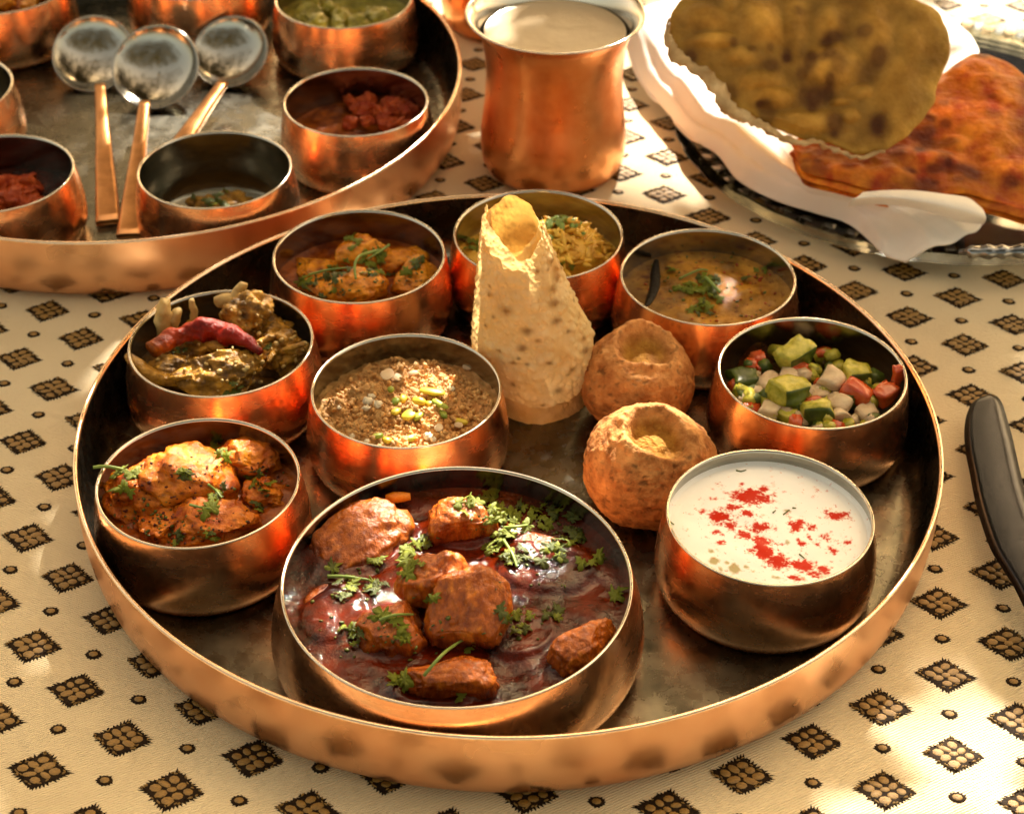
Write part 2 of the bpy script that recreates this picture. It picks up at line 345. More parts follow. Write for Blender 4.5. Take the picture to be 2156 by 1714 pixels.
def motif_mesh(seed):
    r = random.Random(seed); V, F, MI = [], [], []; hs = 0.24
    per = []
    nper = 88
    for k in range(nper):
        t = k / nper * 4; s = int(t); f = t - s
        c = [(-hs, -hs), (hs, -hs), (hs, hs), (-hs, hs), (-hs, -hs)]
        u = c[s][0] * (1 - f) + c[s + 1][0] * f; v = c[s][1] * (1 - f) + c[s + 1][1] * f
        kf = 1 + (r.uniform(0.02, 0.22) if k % 2 else r.uniform(-0.07, 0.0)); per.append((u * kf, v * kf))
    V.append(uvw(0, 0, 0.0003))
    for (u, v) in per: V.append(uvw(u * 0.86, v * 0.86, 0.0003))
    for (u, v) in per: V.append(uvw(u, v, -0.0002))
    for k in range(nper):
        k2 = (k + 1) % nper; F.append((0, 1 + k, 1 + k2)); MI.append(0); F.append((1 + k, 1 + nper + k, 1 + nper + k2, 1 + k2)); MI.append(0)
    g = 0.122
    for a in (-1, 0, 1):
        for b in (-1, 0, 1):
            ju, jv = r.uniform(-.008, .008), r.uniform(-.008, .008)
            if a == 0 and b == 0: ru, rv, an = 0.052, 0.052, 0
            elif a == 0 or b == 0: ru, rv, an = 0.078, 0.055, (0 if b == 0 else math.pi / 2)
            else: ru, rv, an = 0.066, 0.066, 0
            dome(a * g + ju, b * g + jv, ru * r.uniform(.78, 1.12), rv * r.uniform(.78, 1.12), 0.00028, 0.00045, an + r.uniform(-.5, .5), V, F, MI, 1)
    for k in range(40):
        t = r.uniform(0, 4); s = int(t); f = t - s; c = [(-1, -1), (1, -1), (1, 1), (-1, 1), (-1, -1)]
        u = (c[s][0] * (1 - f) + c[s + 1][0] * f) * hs * r.uniform(.80, 1.0); v = (c[s][1] * (1 - f) + c[s + 1][1] * f) * hs * r.uniform(.80, 1.0)
        dome(u, v, 0.026, 0.0105, 0.0002, 0.0006, (0 if s % 2 == 0 else math.pi / 2) + r.uniform(-.4, .4), V, F, MI, 1 if r.random() < .6 else 0, 6)
    return V, F, MI
def dot_mesh(seed):
    r = random.Random(seed); V, F, MI = [], [], []; nper = 28
    V.append(uvw(0, 0, 0.0003)); per = []
    for k in range(nper):
        t = 2 * math.pi * k / nper; q = abs(math.cos(t)) ** 2.2 + abs(math.sin(t)) ** 2.2
        rr = 0.086 / q ** (1 / 2.2) * (1 + (r.uniform(.02, .34) if k % 2 else 0)); per.append((rr * math.cos(t), rr * math.sin(t)))
    for (u, v) in per: V.append(uvw(u * .82, v * .82, 0.0003))
    for (u, v) in per: V.append(uvw(u, v, -0.0002))
    for k in range(nper):
        k2 = (k + 1) % nper; F.append((0, 1 + k, 1 + k2)); MI.append(0); F.append((1 + k, 1 + nper + k, 1 + nper + k2, 1 + k2)); MI.append(0)
    dome(0, 0, 0.055, 0.053, 0.00028, 0.00045, r.uniform(-.3, .3), V, F, MI, 1)
    return V, F, MI
big_me, dot_me = [], []
for s in range(5):
    for fn, lst, nm in ((motif_mesh, big_me, 'woven_diamond'), (dot_mesh, dot_me, 'woven_dot')):
        V, F, MI = fn(s + 1); me = bpy.data.meshes.new(nm); me.from_pydata(V, [], F)
        me.materials.append(M['thread_dark']); me.materials.append(M['thread_gold'])
        me.polygons.foreach_set('material_index', np.array(MI, np.int32)); me.polygons.foreach_set('use_smooth', np.ones(len(F), bool)); me.update(); lst.append(me)
def in_view(p, mx=60):
    d = Vector(p) - CAM; z = d.dot(FW)
    if z <= 0.05: return False
    u = W / 2 + FPX * d.dot(RT) / z; v = H / 2 - FPX * d.dot(UP) / z
    return -mx < u < W + mx and -mx < v < H + mx
TR = [((-0.0018, -0.0584), 0.205), ((-0.2628, 0.3313), 0.205)]
for n in range(-22, 23):
    for m in range(-24, 25):
        for off, lst, nm in ((0.0, big_me, 'woven_diamond'), (0.5, dot_me, 'woven_dot')):
            q = lat(n + off, m + off); x, y = float(q[0]), float(q[1])
            if not in_view((x, y, 0), 110) or abs(x) > .8 or y > .9: continue
            if any(math.hypot(x - c[0], y - c[1]) < rr for c, rr in TR): continue
            e = 0.004
            z = float(hz(np.array([x]), np.array([y]))[0]); gx = float((hz(np.array([x + e]), np.array([y])) - hz(np.array([x - e]), np.array([y])))[0]) / (2 * e)
            gy = float((hz(np.array([x]), np.array([y + e])) - hz(np.array([x]), np.array([y - e])))[0]) / (2 * e)
            o = bpy.data.objects.new(nm, rnd.choice(lst)); COL.objects.link(o); o.parent = cloth
            o.location = (x, y, z + 0.0002); k = rnd.uniform(.90, .97); o.scale = (k, k, 1)
            nrm = Vector((-gx, -gy, 1)).normalized(); o.rotation_mode = 'QUATERNION'; o.rotation_quaternion = Vector((0, 0, 1)).rotation_difference(nrm)

# ------------------------------------------------------------------ trays
def make_tray(label, c, R0):
    t = thing('thali_tray', label, 'tray', (c[0], c[1], 0), 'large round copper trays')
    b = 0.011
    outer = [(0.0005, 0.0), (R0 - 0.0085, 0.0), (R0 - 0.0050, 0.0010), (R0 - 0.0026, 0.0040), (R0 - 0.0012, 0.0100), (R0 - 0.0004, 0.018), (R0, 0.029), (R0 - 0.0002, 0.0400)]
    V, F = lathe(outer, 160); mesh('wall', np.array(V) + np.array(t.location), F, M['copper_tray'], t)
    inner = [(R0 - 0.0002, 0.0400), (R0 - 0.0004, 0.0409), (R0 - 0.0012, 0.0413), (R0 - 0.0021, 0.0410), (R0 - 0.0026, 0.0398), (R0 - 0.0028, 0.029), (R0 - 0.0036, 0.018), (R0 - 0.0055, 0.0095), (R0 - 0.0090, 0.0048), (R0 - 0.0135, 0.0032), (R0 - 0.018, 0.0030), (R0 * 0.6, 0.0030), (R0 * 0.3, 0.0030), (0.0005, 0.0030)]
    V, F = lathe(inner[:5], 160); mesh('rim', np.array(V) + np.array(t.location), F, M['tray_rim'], t)
    V, F = lathe(inner[4:], 160); mesh('lining', np.array(V) + np.array(t.location), F, M['steel_floor'], t)
    return t
make_tray('large copper tray in front holding nine bowls of curry', (-0.0018, -0.0584), 0.2245)
make_tray('blurred copper tray behind with three spoons lying on it', (-0.2600, 0.3313), 0.2245)

# ------------------------------------------------------------------ bowls
BZ = 0.0031
HB = 0.0462
prof_out = [(0.0004, 0.0), (0.0462, 0.0), (0.0486, 0.0006), (0.0502, 0.0020), (0.0516, 0.0042), (0.0536, 0.0095), (0.0542, 0.0155), (0.0537, 0.0235), (0.0526, 0.0320), (0.0512, 0.0400), (0.0501, HB - 0.0006)]
def inner_r(z, big=False):
    zz = [p[1] for p in prof_out[1:]]; rr = [p[0] for p in prof_out[1:]]
    r = float(np.interp(z - BZ, zz, rr)) - 0.0013
    return (r + .0013) * 1.625 - .0013 if big else r
def make_bowl(name, label, cat, k, loc, group):
    t = thing(name, label, cat, (0, 0, 0), group)
    po = [(r * k, z) for r, z in prof_out]
    V, F = lathe(po, 128); mesh('body', V, F, M['copper'], t)
    e = po[-1]
    pi = [(e[0], e[1]), (e[0] + 0.0001, HB), (e[0] - 0.0004, HB + 0.0004), (e[0] - 0.0012, HB + 0.0002), (e[0] - 0.0016, HB - 0.0008)]
    V, F = lathe(pi, 128); mesh('rim', V, F, M['steel_rim'], t)
    pin = [(e[0] - 0.0016, HB - 0.0008)] + [(max(r - 0.0016, 0.0004), max(z, 0.0016)) for r, z in reversed(po[1:-1])] + [(0.0004, 0.0016)]
    V, F = lathe(pin, 128); mesh('lining', V, F, M['steel'], t)
    t.location = loc
    return t
BOWL = {'A': (-0.1573, -0.1231), 'B': (-0.1600, -0.0040), 'C': (-0.0917, 0.0864), 'D': (0.0154, 0.1076), 'E': (0.1153, 0.0654),
        'F': (0.1600, -0.0298), 'G': (0.1247, -0.1462), 'H': (-0.0556, -0.0465), 'BIG': (-0.0252, -0.1918)}
LBL = {'A': 'small copper bowl of orange chicken curry in front left of the tray', 'B': 'small copper bowl of dry brown mutton with a red chili on top',
       'C': 'small copper bowl of orange chicken with green herb threads', 'D': 'small copper bowl of saffron rice standing behind the papad cone',
       'E': 'small copper bowl of brown dal topped with chopped coriander', 'F': 'small copper bowl of chopped cucumber and tomato salad',
       'G': 'small copper bowl of white yogurt sprinkled with red chili powder', 'H': 'small copper bowl of wheat halwa with pistachio slivers in mid tray'}
TRAYS = [((-0.0018, -0.0584), 0.2245), ((-0.2600, 0.3313), 0.2245)]
def inside(x, y, k=1.0):
    c, R0 = min(TRAYS, key=lambda t: math.hypot(x - t[0][0], y - t[0][1])); dx, dy = x - c[0], y - c[1]; d = math.hypot(dx, dy); m = R0 - .0045 - .0544 * k
    return (x, y) if d <= m else (c[0] + dx * m / d, c[1] + dy * m / d)
for k in 'ABCDEFGH': BOWL[k] = inside(*BOWL[k])
b0 = None
GRP = 'small copper serving bowls'
for k in 'ABCDEFGH':
    c = BOWL[k]
    if b0 is None: b0 = make_bowl('serving_bowl', LBL[k], 'bowl', 1.0, (c[0], c[1], BZ), GRP)
    else: dup(b0, (c[0], c[1], BZ), rnd.uniform(0, 6.28), LBL[k])
bigbowl = make_bowl('curry_bowl', 'large wide copper bowl of dark red mutton curry at the tray front', 'bowl', 1.625, (BOWL['BIG'][0], BOWL['BIG'][1], BZ), 'large copper bowl')
del bigbowl['group']
BACK = {'a': ((469, 380), 'small copper bowl nearly empty with green chutney in the back tray'), 'b': ((762, 216), 'small copper bowl of red chutney at the edge of the back tray'),
        'c': ((727, -4), 'small copper bowl of yellow green vegetables in the back tray'), 'd': ((-22, -42), 'blurred copper bowl of orange curry in the top corner of the photo'),
        'e': ((-134, 185), 'copper bowl cut off by the photo edge, only its bright rim showing'), 'f': ((-26, 378), 'small copper bowl of red curry beside the long spoon handles'),
        'g': ((412, -60), 'copper bowl standing upright behind the three spoons')}
BC = {}
for k, (q, lb) in BACK.items():
    p = P(q[0], q[1], 0.0493); k_ = .955 if k in 'abf' else 1.0; BC[k] = inside(p.x, p.y, k_)
    dup(b0, (*BC[k], BZ), rnd.uniform(0, 6.28), lb, scale=(k_, k_, 1.0))

# ------------------------------------------------------------------ food helpers
def coat(V, seed, dark_=(.55, .36, .25), f=170, bias=.08):
    w = np.clip(bias + .9 * fbm(V * f, 4, seed + 60), 0, 1)[:, None]; sp = np.clip(fbm(V * 620, 2, seed + 61) - .62, 0, 1)[:, None] * 3
    c = np.array(dark_) * w + np.array([1.05, 1.05, 1.05]) * (1 - w); return c * (1 - np.clip(sp, 0, .75))
class Dish:
    """one dish: an Empty that parents gravy, pieces and garnish; keeps a ray target of all its surfaces"""
    def __init__(s, name, label, cat, loc): s.t = thing(name, label, cat, loc); s.V = []; s.F = []; s.n = 0; s.b = None
    def note(s, V, F):
        V = np.asarray(V); s.V.append(V); s.F += [tuple(i + s.n for i in f) for f in F]; s.n += len(V); s.b = None
    def add(s, name, V, F, m, **kw):
        o = mesh(name, V, F, m, s.t, **kw); s.note(V, F); return o
    def hit(s, px, py):
        if s.b is None: s.b = BVHTree.FromPolygons(np.concatenate(s.V).tolist(), s.F)
        loc, nr, i, d = s.b.ray_cast(CAM, ray(px, py))
        if loc is None: return None
        if nr.z < 0: nr = -nr
        return loc, nr
def disc(c, level, r, amp, freq, seed, nr=44, na=110, mound=0.0, men=0.0006, oct=3):
    rr = np.linspace(0, 1, nr) ** 0.85; aa = np.linspace(0, 2 * np.pi, na, endpoint=False)
    RR, AA = np.meshgrid(rr, aa, indexing='ij'); x = c[0] + r * RR * np.cos(AA); y = c[1] + r * RR * np.sin(AA)
    q = p3(x.ravel() * freq, y.ravel() * freq, 0 * x.ravel() + seed)
    z = level + amp * fbm(q, oct, seed).reshape(x.shape) * np.clip((1 - RR) * 8, 0.15, 1) + mound * (1 - RR ** 2) + men * np.clip((RR - 0.95) / 0.05, 0, 1)
    V = np.stack([x, y, z], -1).reshape(-1, 3); F = []
    for i in range(nr - 1):
        for j in range(na):
            j2 = (j + 1) % na; F.append((i * na + j, (i + 1) * na + j, (i + 1) * na + j2, i * na + j2))
    return V, F
def chunk(center, rad, rot=(0, 0, 0), seed=0, amp=0.16, cuts=4, sub=4, freq=2.2, square=1.0, fine=0.03):
    V0, F = ico(sub); r = random.Random(seed * 31 + 5); V = V0.copy()
    if square != 1.0: V = np.sign(V) * np.abs(V) ** square
    for k in range(cuts):
        nv = np.array([r.gauss(0, 1), r.gauss(0, 1), r.gauss(0, 1)]); nv /= np.linalg.norm(nv); d = r.uniform(0.55, 0.82)
        ex = V @ nv - d; V = V - np.outer(np.where(ex > 0, ex, 0) * 0.88, nv)
    nn = V / (np.linalg.norm(V, axis=1)[:, None] + 1e-9)
    V = V + nn * (-0.16 * np.clip(.34 - np.abs(vnoise(V0 * 1.7 + seed * 1.3, seed + 20)), 0, 1)[:, None] - .10 * np.clip(.25 - np.abs(vnoise(V0 * 4.1 + seed, seed + 21)), 0, 1)[:, None] + 0.018 * fbm(V0 * np.array([3, 3, 16.]) + seed, 2, seed + 90)[:, None] + amp * fbm(V0 * freq * 0.6 + seed * 3.7, 3, seed)[:, None] + fine * fbm(V0 * 9 + seed, 3, seed + 50)[:, None])
    V = (V * np.array(rad)) @ rotm(*rot).T + np.array(center)
    return V, F
def capsule(c, d, L, r, seed=0, rough=0.12):
    d = np.array(d, float); d /= np.linalg.norm(d); c = np.array(c)
    V, F = tube([c - d * L / 2, c - d * L * 0.2, c + d * L * 0.2, c + d * L / 2], [r * .55, r, r * .92, r * .6], 12, 14)
    return V + r * rough * fbm(V * 260, 2, seed)[:, None] * np.array([1, 1, .6]), F

# coriander leaf shapes, shared between all leaves
def leaf_mesh(seed):
    r = random.Random(seed); n = 48; V, F = [], []; rim = []
    for k in range(n):
        t = 2 * math.pi * k / n; q = 0.52 + 0.34 * max(0, math.cos(1.5 * t)) ** 1.2 * (1 if abs(((t + math.pi) % (2 * math.pi)) - math.pi) < 2.6 else .2)
        q += 0.13 * math.cos(7 * t + seed) + r.uniform(-.07, .07); q *= 0.35 if abs(t - math.pi) < 0.35 else 1.0; rim.append((t, q))
    cx = r.uniform(-.5, .5); cy = r.uniform(-.7, .3)
    def zf(x, y): return 0.22 * math.sin(2.4 * x + seed) * .6 + cx * x * x * .7 + cy * y * y * .6
    for side, dz in ((0, 0.012), (1, -0.012)):
        V.append((0, 0, zf(0, 0) + dz))
        for k in (0.5, 1.0):
            for t, q in rim:
                x, y = q * k * math.cos(t), q * k * math.sin(t); V.append((x, y, zf(x, y) + dz + (0.05 * math.cos(7 * t) * k)))
    b = 1 + 2 * n
    for side in (0, 1):
        o = side * b
        for k in range(n):
            k2 = (k + 1) % n
            f1 = (o, o + 1 + k, o + 1 + k2); f2 = (o + 1 + k, o + 1 + n + k, o + 1 + n + k2, o + 1 + k2)
            F.append(f1 if side == 0 else f1[::-1]); F.append(f2 if side == 0 else f2[::-1])
    for k in range(n):
        k2 = (k + 1) % n; F.append((1 + n + k, b + 1 + n + k, b + 1 + n + k2, 1 + n + k2))
    return V, F
LEAF = []
for s in range(8):
    V, F = leaf_mesh(s + 3)
    for mm in ('leaf', 'leaf_dark'):
        me = bpy.data.meshes.new('coriander_leaf'); me.from_pydata(V, [], F); me.materials.append(M[mm]); me.polygons.foreach_set('use_smooth', np.ones(len(F), bool)); me.update(); LEAF.append(me)
def put_leaf(dish, px, py, size, dark=False, lift=0.0012, tilt=0.6, spin=None, zs=1.0):
    h = dish.hit(px, py)
    if h is None: return None
    loc, nr = h
    up = (nr + Vector((rnd.uniform(-tilt, tilt), rnd.uniform(-tilt, tilt), 0.5))).normalized()
    q = Vector((0, 0, 1)).rotation_difference(up)
    me = LEAF[rnd.randrange(8) * 2 + (1 if dark else 0)]
    o = bpy.data.objects.new('coriander_leaf', me); COL.objects.link(o); o.parent = dish.t
    pos = loc + nr * lift * 0.5 + Vector((0, 0, lift)) - Vector(dish.t.location)
    o.location = pos; s = size
    o.rotation_mode = 'QUATERNION'; o.rotation_quaternion = q @ Matrix.Rotation(spin if spin is not None else rnd.uniform(0, 6.28), 3, 'Z').to_quaternion(); o.scale = (s, s * rnd.uniform(.6, 1.0), s * zs)
    return o
def leaves(dish, spots, dark=False, **kw):
    for (px, py, spread, n, size) in spots:
        for k in range(n): put_leaf(dish, px + rnd.gauss(0, spread * .5), py + rnd.gauss(0, spread * .36), size * rnd.uniform(.65, 1.2), dark=(rnd.random() < .6 if dark == 'mix' else dark), **kw)
def stem(dish, pts, r=0.0006, lift=0.002, m='stem', name='coriander_stem'):
    path = []
    for px, py, dz in pts:
        h = dish.hit(px, py)
        if h: path.append(np.array(h[0]) + np.array([0, 0, lift + dz]))
    if len(path) < 2: return
    V, F = tube(path, [r * 1.2, r, r * .7], 6, 18); mesh(name, V, F, M[m], dish.t)
def flecks(dish, name, spots, m, n, spread, size, flat=0.35):
    V, F = [], []; r = random.Random(int(spots[0][0]) + n)
    bv, bf = ico(1)
    for k in range(n):
        s = r.choice(spots); h = dish.hit(s[0] + r.gauss(0, spread), s[1] + r.gauss(0, spread * .7))
        if h is None: continue
        sz = size * r.uniform(.5, 1.3); b = (bv * np.array([sz, sz * r.uniform(.35, .9), sz * flat])) @ rotm(r.uniform(-30, 30), r.uniform(-30, 30), r.uniform(0, 360)).T + np.array(h[0]) + np.array([0, 0, sz * flat * .6])
        F += [tuple(i + len(V) for i in f) for f in bf]; V += b.tolist()
    if V:
        o = mesh(name, V, F, M[m], dish.t); o['kind'] = 'stuff'

# ------------------------------------------------------------------ big bowl: mutton curry
c = BOWL['BIG']
d = Dish('mutton_curry', 'dark red mutton curry with coriander filling the big front bowl', 'curry', (c[0], c[1], BZ + .002))
MEAT_C = [(757, 1140, .0275, .0205, 24), (978, 1105, .017, .015, 10), (905, 1215, .015, .013, 0), (990, 1285, .0185, .017, 0), (835, 1325, .0185, .0165, 40), (930, 1440, .0245, .0125, 8), (1228, 1372, .0185, .012, 35), (1150, 1190, .024, .019, 0), (1095, 1330, .018, .015, 30), (705, 1290, .019, .016, 60)]
V, F = disc(c, 0.0325, inner_r(0.0325, True) - 0.0002, 0.0016, 60, 4, 110, 240)
for (px, py, ra, rb_, an) in MEAT_C:
    p = P(px, py, .034); ca, sa = math.cos(R(an)), math.sin(R(an)); dx, dy = V[:, 0] - p.x, V[:, 1] - p.y
    e_ = np.sqrt(((dx * ca + dy * sa) / ra) ** 2 + ((-dx * sa + dy * ca) / rb_) ** 2); V[:, 2] += .0026 * np.exp(-(np.maximum(e_ - .85, 0) / .17) ** 2)
d.add('gravy', V, F, M['gravy_red'])
for (px, py, z, rad, rot, sd, am, lb) in [
        (757, 1140, 0.0335, (0.0275, 0.0205, 0.0120), (14, -10, 24), 3, .12, 'wedge of dark meat against the rim'),
        (978, 1105, 0.0370, (0.0170, 0.0150, 0.0130), (0, 0, 10), 5, .14, None),
        (905, 1215, 0.0490, (0.0150, 0.0130, 0.0160), (10, 10, 0), 8, .20, None),
        (990, 1285, 0.0470, (0.0185, 0.0130, 0.0230), (-28, 8, -12), 13, .11, 'round thick slice standing on edge'),
        (835, 1325, 0.0350, (0.0185, 0.0165, 0.0130), (0, 0, 40), 17, .16, None),
        (930, 1440, 0.0360, (0.0245, 0.0125, 0.0125), (0, 0, 8), 21, .14, None),
        (1228, 1372, 0.0345, (0.0185, 0.0120, 0.0140), (10, 0, 35), 24, .12, 'square piece half sunk beside the rim'),
        (1150, 1190, 0.0285, (0.0260, 0.0200, 0.0062), (0, 0, 0), 29, .2, None),
        (1095, 1330, 0.0280, (0.0190, 0.0160, 0.0060), (0, 0, 30), 33, .2, None),
        (705, 1290, 0.0275, (0.0210, 0.0170, 0.0060), (0, 0, 60), 37, .2, None)]:
    V, F = chunk(tuple(P(px, py, z)), rad, rot, sd, am, 4, 5 if rad[2] > .01 else 4, 2.2, 0.85, 0.035)
    dep = np.clip((V[:, 2] - .0325) / .006 + .8 * fbm(V * 190, 3, sd), 0, 1)[:, None]; pale = np.clip(fbm(V * np.array([260, 260, 70.]), 3, sd + 2) - .5, 0, 1)[:, None]
    colr = np.array([.34, .22, .22]) * (1 - dep) + np.array([1.0, 1.0, 1.0]) * dep + pale * np.array([1.2, 2.2, 3.0]) * dep
    o = d.add('meat_piece', V, F, M['meat_red'], col=colr)
    if lb: o['label'] = lb
V, F = capsule(tuple(P(838, 1047, 0.0385)), (1, 0.1, 0), 0.0125, 0.0029, 3, .05); d.add('lentil', V, F, M['chicken_yellow'])
leaves(d, [(1010, 1060, 36, 10, .0052), (1055, 1090, 44, 14, .0055), (1070, 1130, 30, 9, .0052), (1040, 1160, 26, 7, .0050), (865, 1180, 22, 7, .0058), (845, 1212, 12, 2, .006),
           (830, 1318, 14, 2, .0066), (800, 1300, 12, 2, .0062), (850, 1350, 16, 4, .0048), (985, 1358, 8, 1, .0068), (992, 1372, 8, 1, .006), (850, 1435, 22, 6, .0055), (1298, 1262, 8, 2, .0060), (1245, 1190, 16, 2, .006),
           (915, 1262, 18, 4, .0042), (1262, 1175, 6, 1, .0066), (870, 1150, 12, 2, .005), (965, 1468, 8, 1, .005)])
leaves(d, [(1150, 1090, 60, 16, .0048), (1200, 1130, 50, 12, .005), (1165, 1165, 34, 9, .005), (745, 1245, 34, 9, .0048), (790, 1240, 22, 5, .0045), (755, 1335, 26, 6, .0045), (1080, 1180, 26, 8, .005),
           (1085, 1300, 36, 9, .0050), (1170, 1290, 22, 6, .0046), (1095, 1325, 20, 5, .0046), (800, 1180, 20, 3, .0045), (700, 1200, 10, 2, .005), (890, 1140, 20, 5, .004), (720, 1260, 20, 3, .004)], dark='mix')
stem(d, [(893, 1432, .001), (930, 1400, .004), (962, 1378, .005), (985, 1362, .004)], .0007)
stem(d, [(1062, 1118, 0), (1085, 1122, .002), (1110, 1112, 0)], .0008)
stem(d, [(690, 1218, 0), (730, 1222, .001), (780, 1226, 0)], .0008, .0015)
stem(d, [(1060, 1150, .002), (1078, 1175, .001), (1088, 1200, 0)], .0008)
stem(d, [(800, 1315, .001), (830, 1308, .002), (870, 1300, 0)], .0007)
flecks(d, 'herb_flecks', [(1160, 1110), (1100, 1300), (760, 1250), (860, 1340), (1200, 1150), (1040, 1100), (740, 1330), (1130, 1170)], 'leaf_dark', 150, 46, .0013)

# ------------------------------------------------------------------ front left: orange chicken curry
c = BOWL['A']
d = Dish('chicken_curry', 'orange red chicken curry with coriander piled above its bowl rim', 'curry', (c[0], c[1], BZ + .002))
V, F = disc(c, 0.0300, inner_r(0.03) - .0002, 0.0022, 110, 9); d.add('gravy', V, F, M['gravy_orange'])
for (px, py, z, rad, rot, sd) in [(395, 1010, .0400, (.0245, .0205, .0170), (-8, 12, 20), 61), (455, 1108, .0335, (.0215, .0150, .0130), (0, 0, 12), 63), (290, 1055, .0345, (.0190, .0175, .0140), (0, 0, 40), 65),
                                  (518, 975, .0330, (.0165, .0150, .0130), (0, 0, 0), 67), (350, 1108, .0330, (.0150, .0130, .0100), (0, 0, 0), 69), (560, 1040, .0290, (.0130, .0120, .0090), (0, 0, 0), 71)]:
    V, F = chunk(tuple(P(px, py, z)), rad, rot, sd, .24, 5, 5, 2.6, .9, .05); d.add('chicken_piece', V, F, M['chicken'], col=coat(V, sd))
leaves(d, [(445, 930, 24, 8, .0056), (462, 960, 18, 5, .005), (250, 995, 26, 6, .0070), (280, 1005, 22, 4, .0065), (265, 1030, 18, 3, .0066), (440, 1075, 18, 4, .0052), (385, 995, 10, 2, .004)])
leaves(d, [(390, 1000, 14, 4, .0052), (535, 1010, 24, 6, .005), (560, 1030, 18, 3, .0046), (440, 1130, 18, 4, .0045), (380, 1135, 22, 3, .004), (545, 1070, 14, 3, .0045), (465, 1045, 20, 5, .0045)], dark='mix')
stem(d, [(440, 1030, .001), (455, 1045, .002), (468, 1058, .001)], .0006)
stem(d, [(400, 1072, .001), (425, 1078, .001), (445, 1080, .001)], .0006)
p0, p1, p2 = np.array(P(196, 984, .0515)), np.array(P(225, 982, .051)), np.array(P(268, 990, .047))
V, F = tube([p0, p1, p2], [.0008, .0009, .0007], 6, 12); mesh('coriander_stem', V, F, M['stem'], d.t)
flecks(d, 'masala_flecks', [(300, 1060), (400, 1000), (450, 1100), (330, 1110), (500, 990)], 'gravy_red', 160, 50, .0011)
flecks(d, 'herb_flecks', [(300, 1100), (350, 1120), (540, 1020), (430, 1100), (260, 1090)], 'leaf_dark', 110, 40, .0012)

# ------------------------------------------------------------------ left: dry mutton with bones, red chili on top
c = BOWL['B']
d = Dish('fried_mutton', 'dry brown mutton with bones heaped beneath the red chili', 'curry', (c[0], c[1], BZ + .002))
V, F = disc(c, 0.0245, inner_r(0.0245) - .0002, 0.0030, 130, 19); d.add('gravy', V, F, M['gravy_brown'])
for (px, py, z, rad, rot, sd) in [(470, 788, .0360, (.0235, .0165, .0135), (0, 0, 10), 81), (520, 672, .0440, (.0165, .0140, .0165), (0, 20, 0), 83), (585, 735, .0350, (.0140, .0120, .0100), (0, 0, 50), 85), (380, 780, .0300, (.0160, .0120, .0090), (0, 0, 0), 87), (420, 720, .0330, (.0180, .0140, .0110), (0, 0, 0), 89), (560, 700, .033, (.015, .012, .010), (0, 0, 0), 90), (620, 760, .031, (.012, .012, .009), (0, 0, 0), 91)]:
    V, F = chunk(tuple(P(px, py, z)), rad, rot, sd, .28, 5, 5, 3.0, .9, .07); d.add('meat_piece', V, F, M['meat_brown'], col=coat(V, sd, (.32, .30, .25), 190, .2))
for (px, py, z, dr, L, r, sd) in [(345, 672, .0500, (.1, 0, 1), .024, .0052, 1), (365, 680, .047, (.3, 0, 1), .016, .0038, 5), (408, 662, .0480, (0, 0, 1), .020, .0022, 2), (497, 622, .0540, (.4, .2, .6), .016, .0034, 3), (478, 632, .052, (1, 0, -.1), .013, .0036, 7)]:
    V, F = capsule(tuple(P(px, py, z)), dr, L, r, sd, .3); d.add('bone', V, F, M['bone'])
V, F = tube([np.array(P(268, 748, .046)), np.array(P(290, 770, .044)), np.array(P(320, 792, .040)), np.array(P(375, 803, .034))], [.002, .0042, .0046, .003], 10, 20); d.add('okra_strip', V, F, M['meat_brown'])
for (px, py, ang, sd) in [(560, 720, 20, 1), (590, 715, -40, 2), (605, 745, -25, 3), (575, 750, 70, 4), (620, 735, 10, 5), (540, 745, 100, 6), (400, 712, 5, 7), (450, 735, 170, 8), (380, 800, -10, 9)]:
    h = d.hit(px, py)
    if h: V, F = capsule(np.array(h[0]) + np.array([0, 0, .0015]), (math.cos(R(ang)), math.sin(R(ang)), .2), .013, .0017, sd, .4); d.add('onion_shred', V, F, M['meat_brown'])
flecks(d, 'spice_crumbs', [(500, 800), (600, 740), (430, 760), (540, 680)], 'bone', 70, 40, .0016, .7)
leaves(d, [(385, 735, 20, 3, .004), (545, 735, 20, 4, .004), (500, 820, 20, 4, .004)], dark=True)
path = [np.array(P(x, y, z)) for x, y, z in [(320, 738, .050), (345, 722, .051), (385, 704, .0525), (430, 695, .0535), (475, 700, .0535), (515, 718, .053), (550, 742, .051)]]
V, F = tube(path, [.0044, .0054, .0054, .0062, .0058, .0042, .0014], 26, 90)
tpos = np.repeat(np.linspace(0, 1, 90), 26)
cn = np.repeat(spline(path, 90), 26, axis=0); dirv = V - cn
wr = 1 + 0.30 * fbm(np.stack([tpos * 9, V[:, 1] * 130, V[:, 2] * 130], -1), 3, 6) + 0.10 * np.sin(tpos * 26 + 2.0)
V = cn + dirv * wr[:, None]
colr = np.stack([np.interp(tpos, [0, .14, .34, .45, 1], [1.25, 1.45, 1.35, 1, .95]), np.interp(tpos, [0, .14, .34, .45, 1], [9, 6.5, 3.0, 1.0, 1.0]), np.interp(tpos, [0, .14, .3, .5, 1], [1.0, .8, .7, .8, .8])], -1)
o = mesh('dried_chili', V - 0, F, M['chili'], loc=tuple(path[3]), col=colr)
tag(o, 'glossy dried red chili lying across the brown mutton', 'chili')

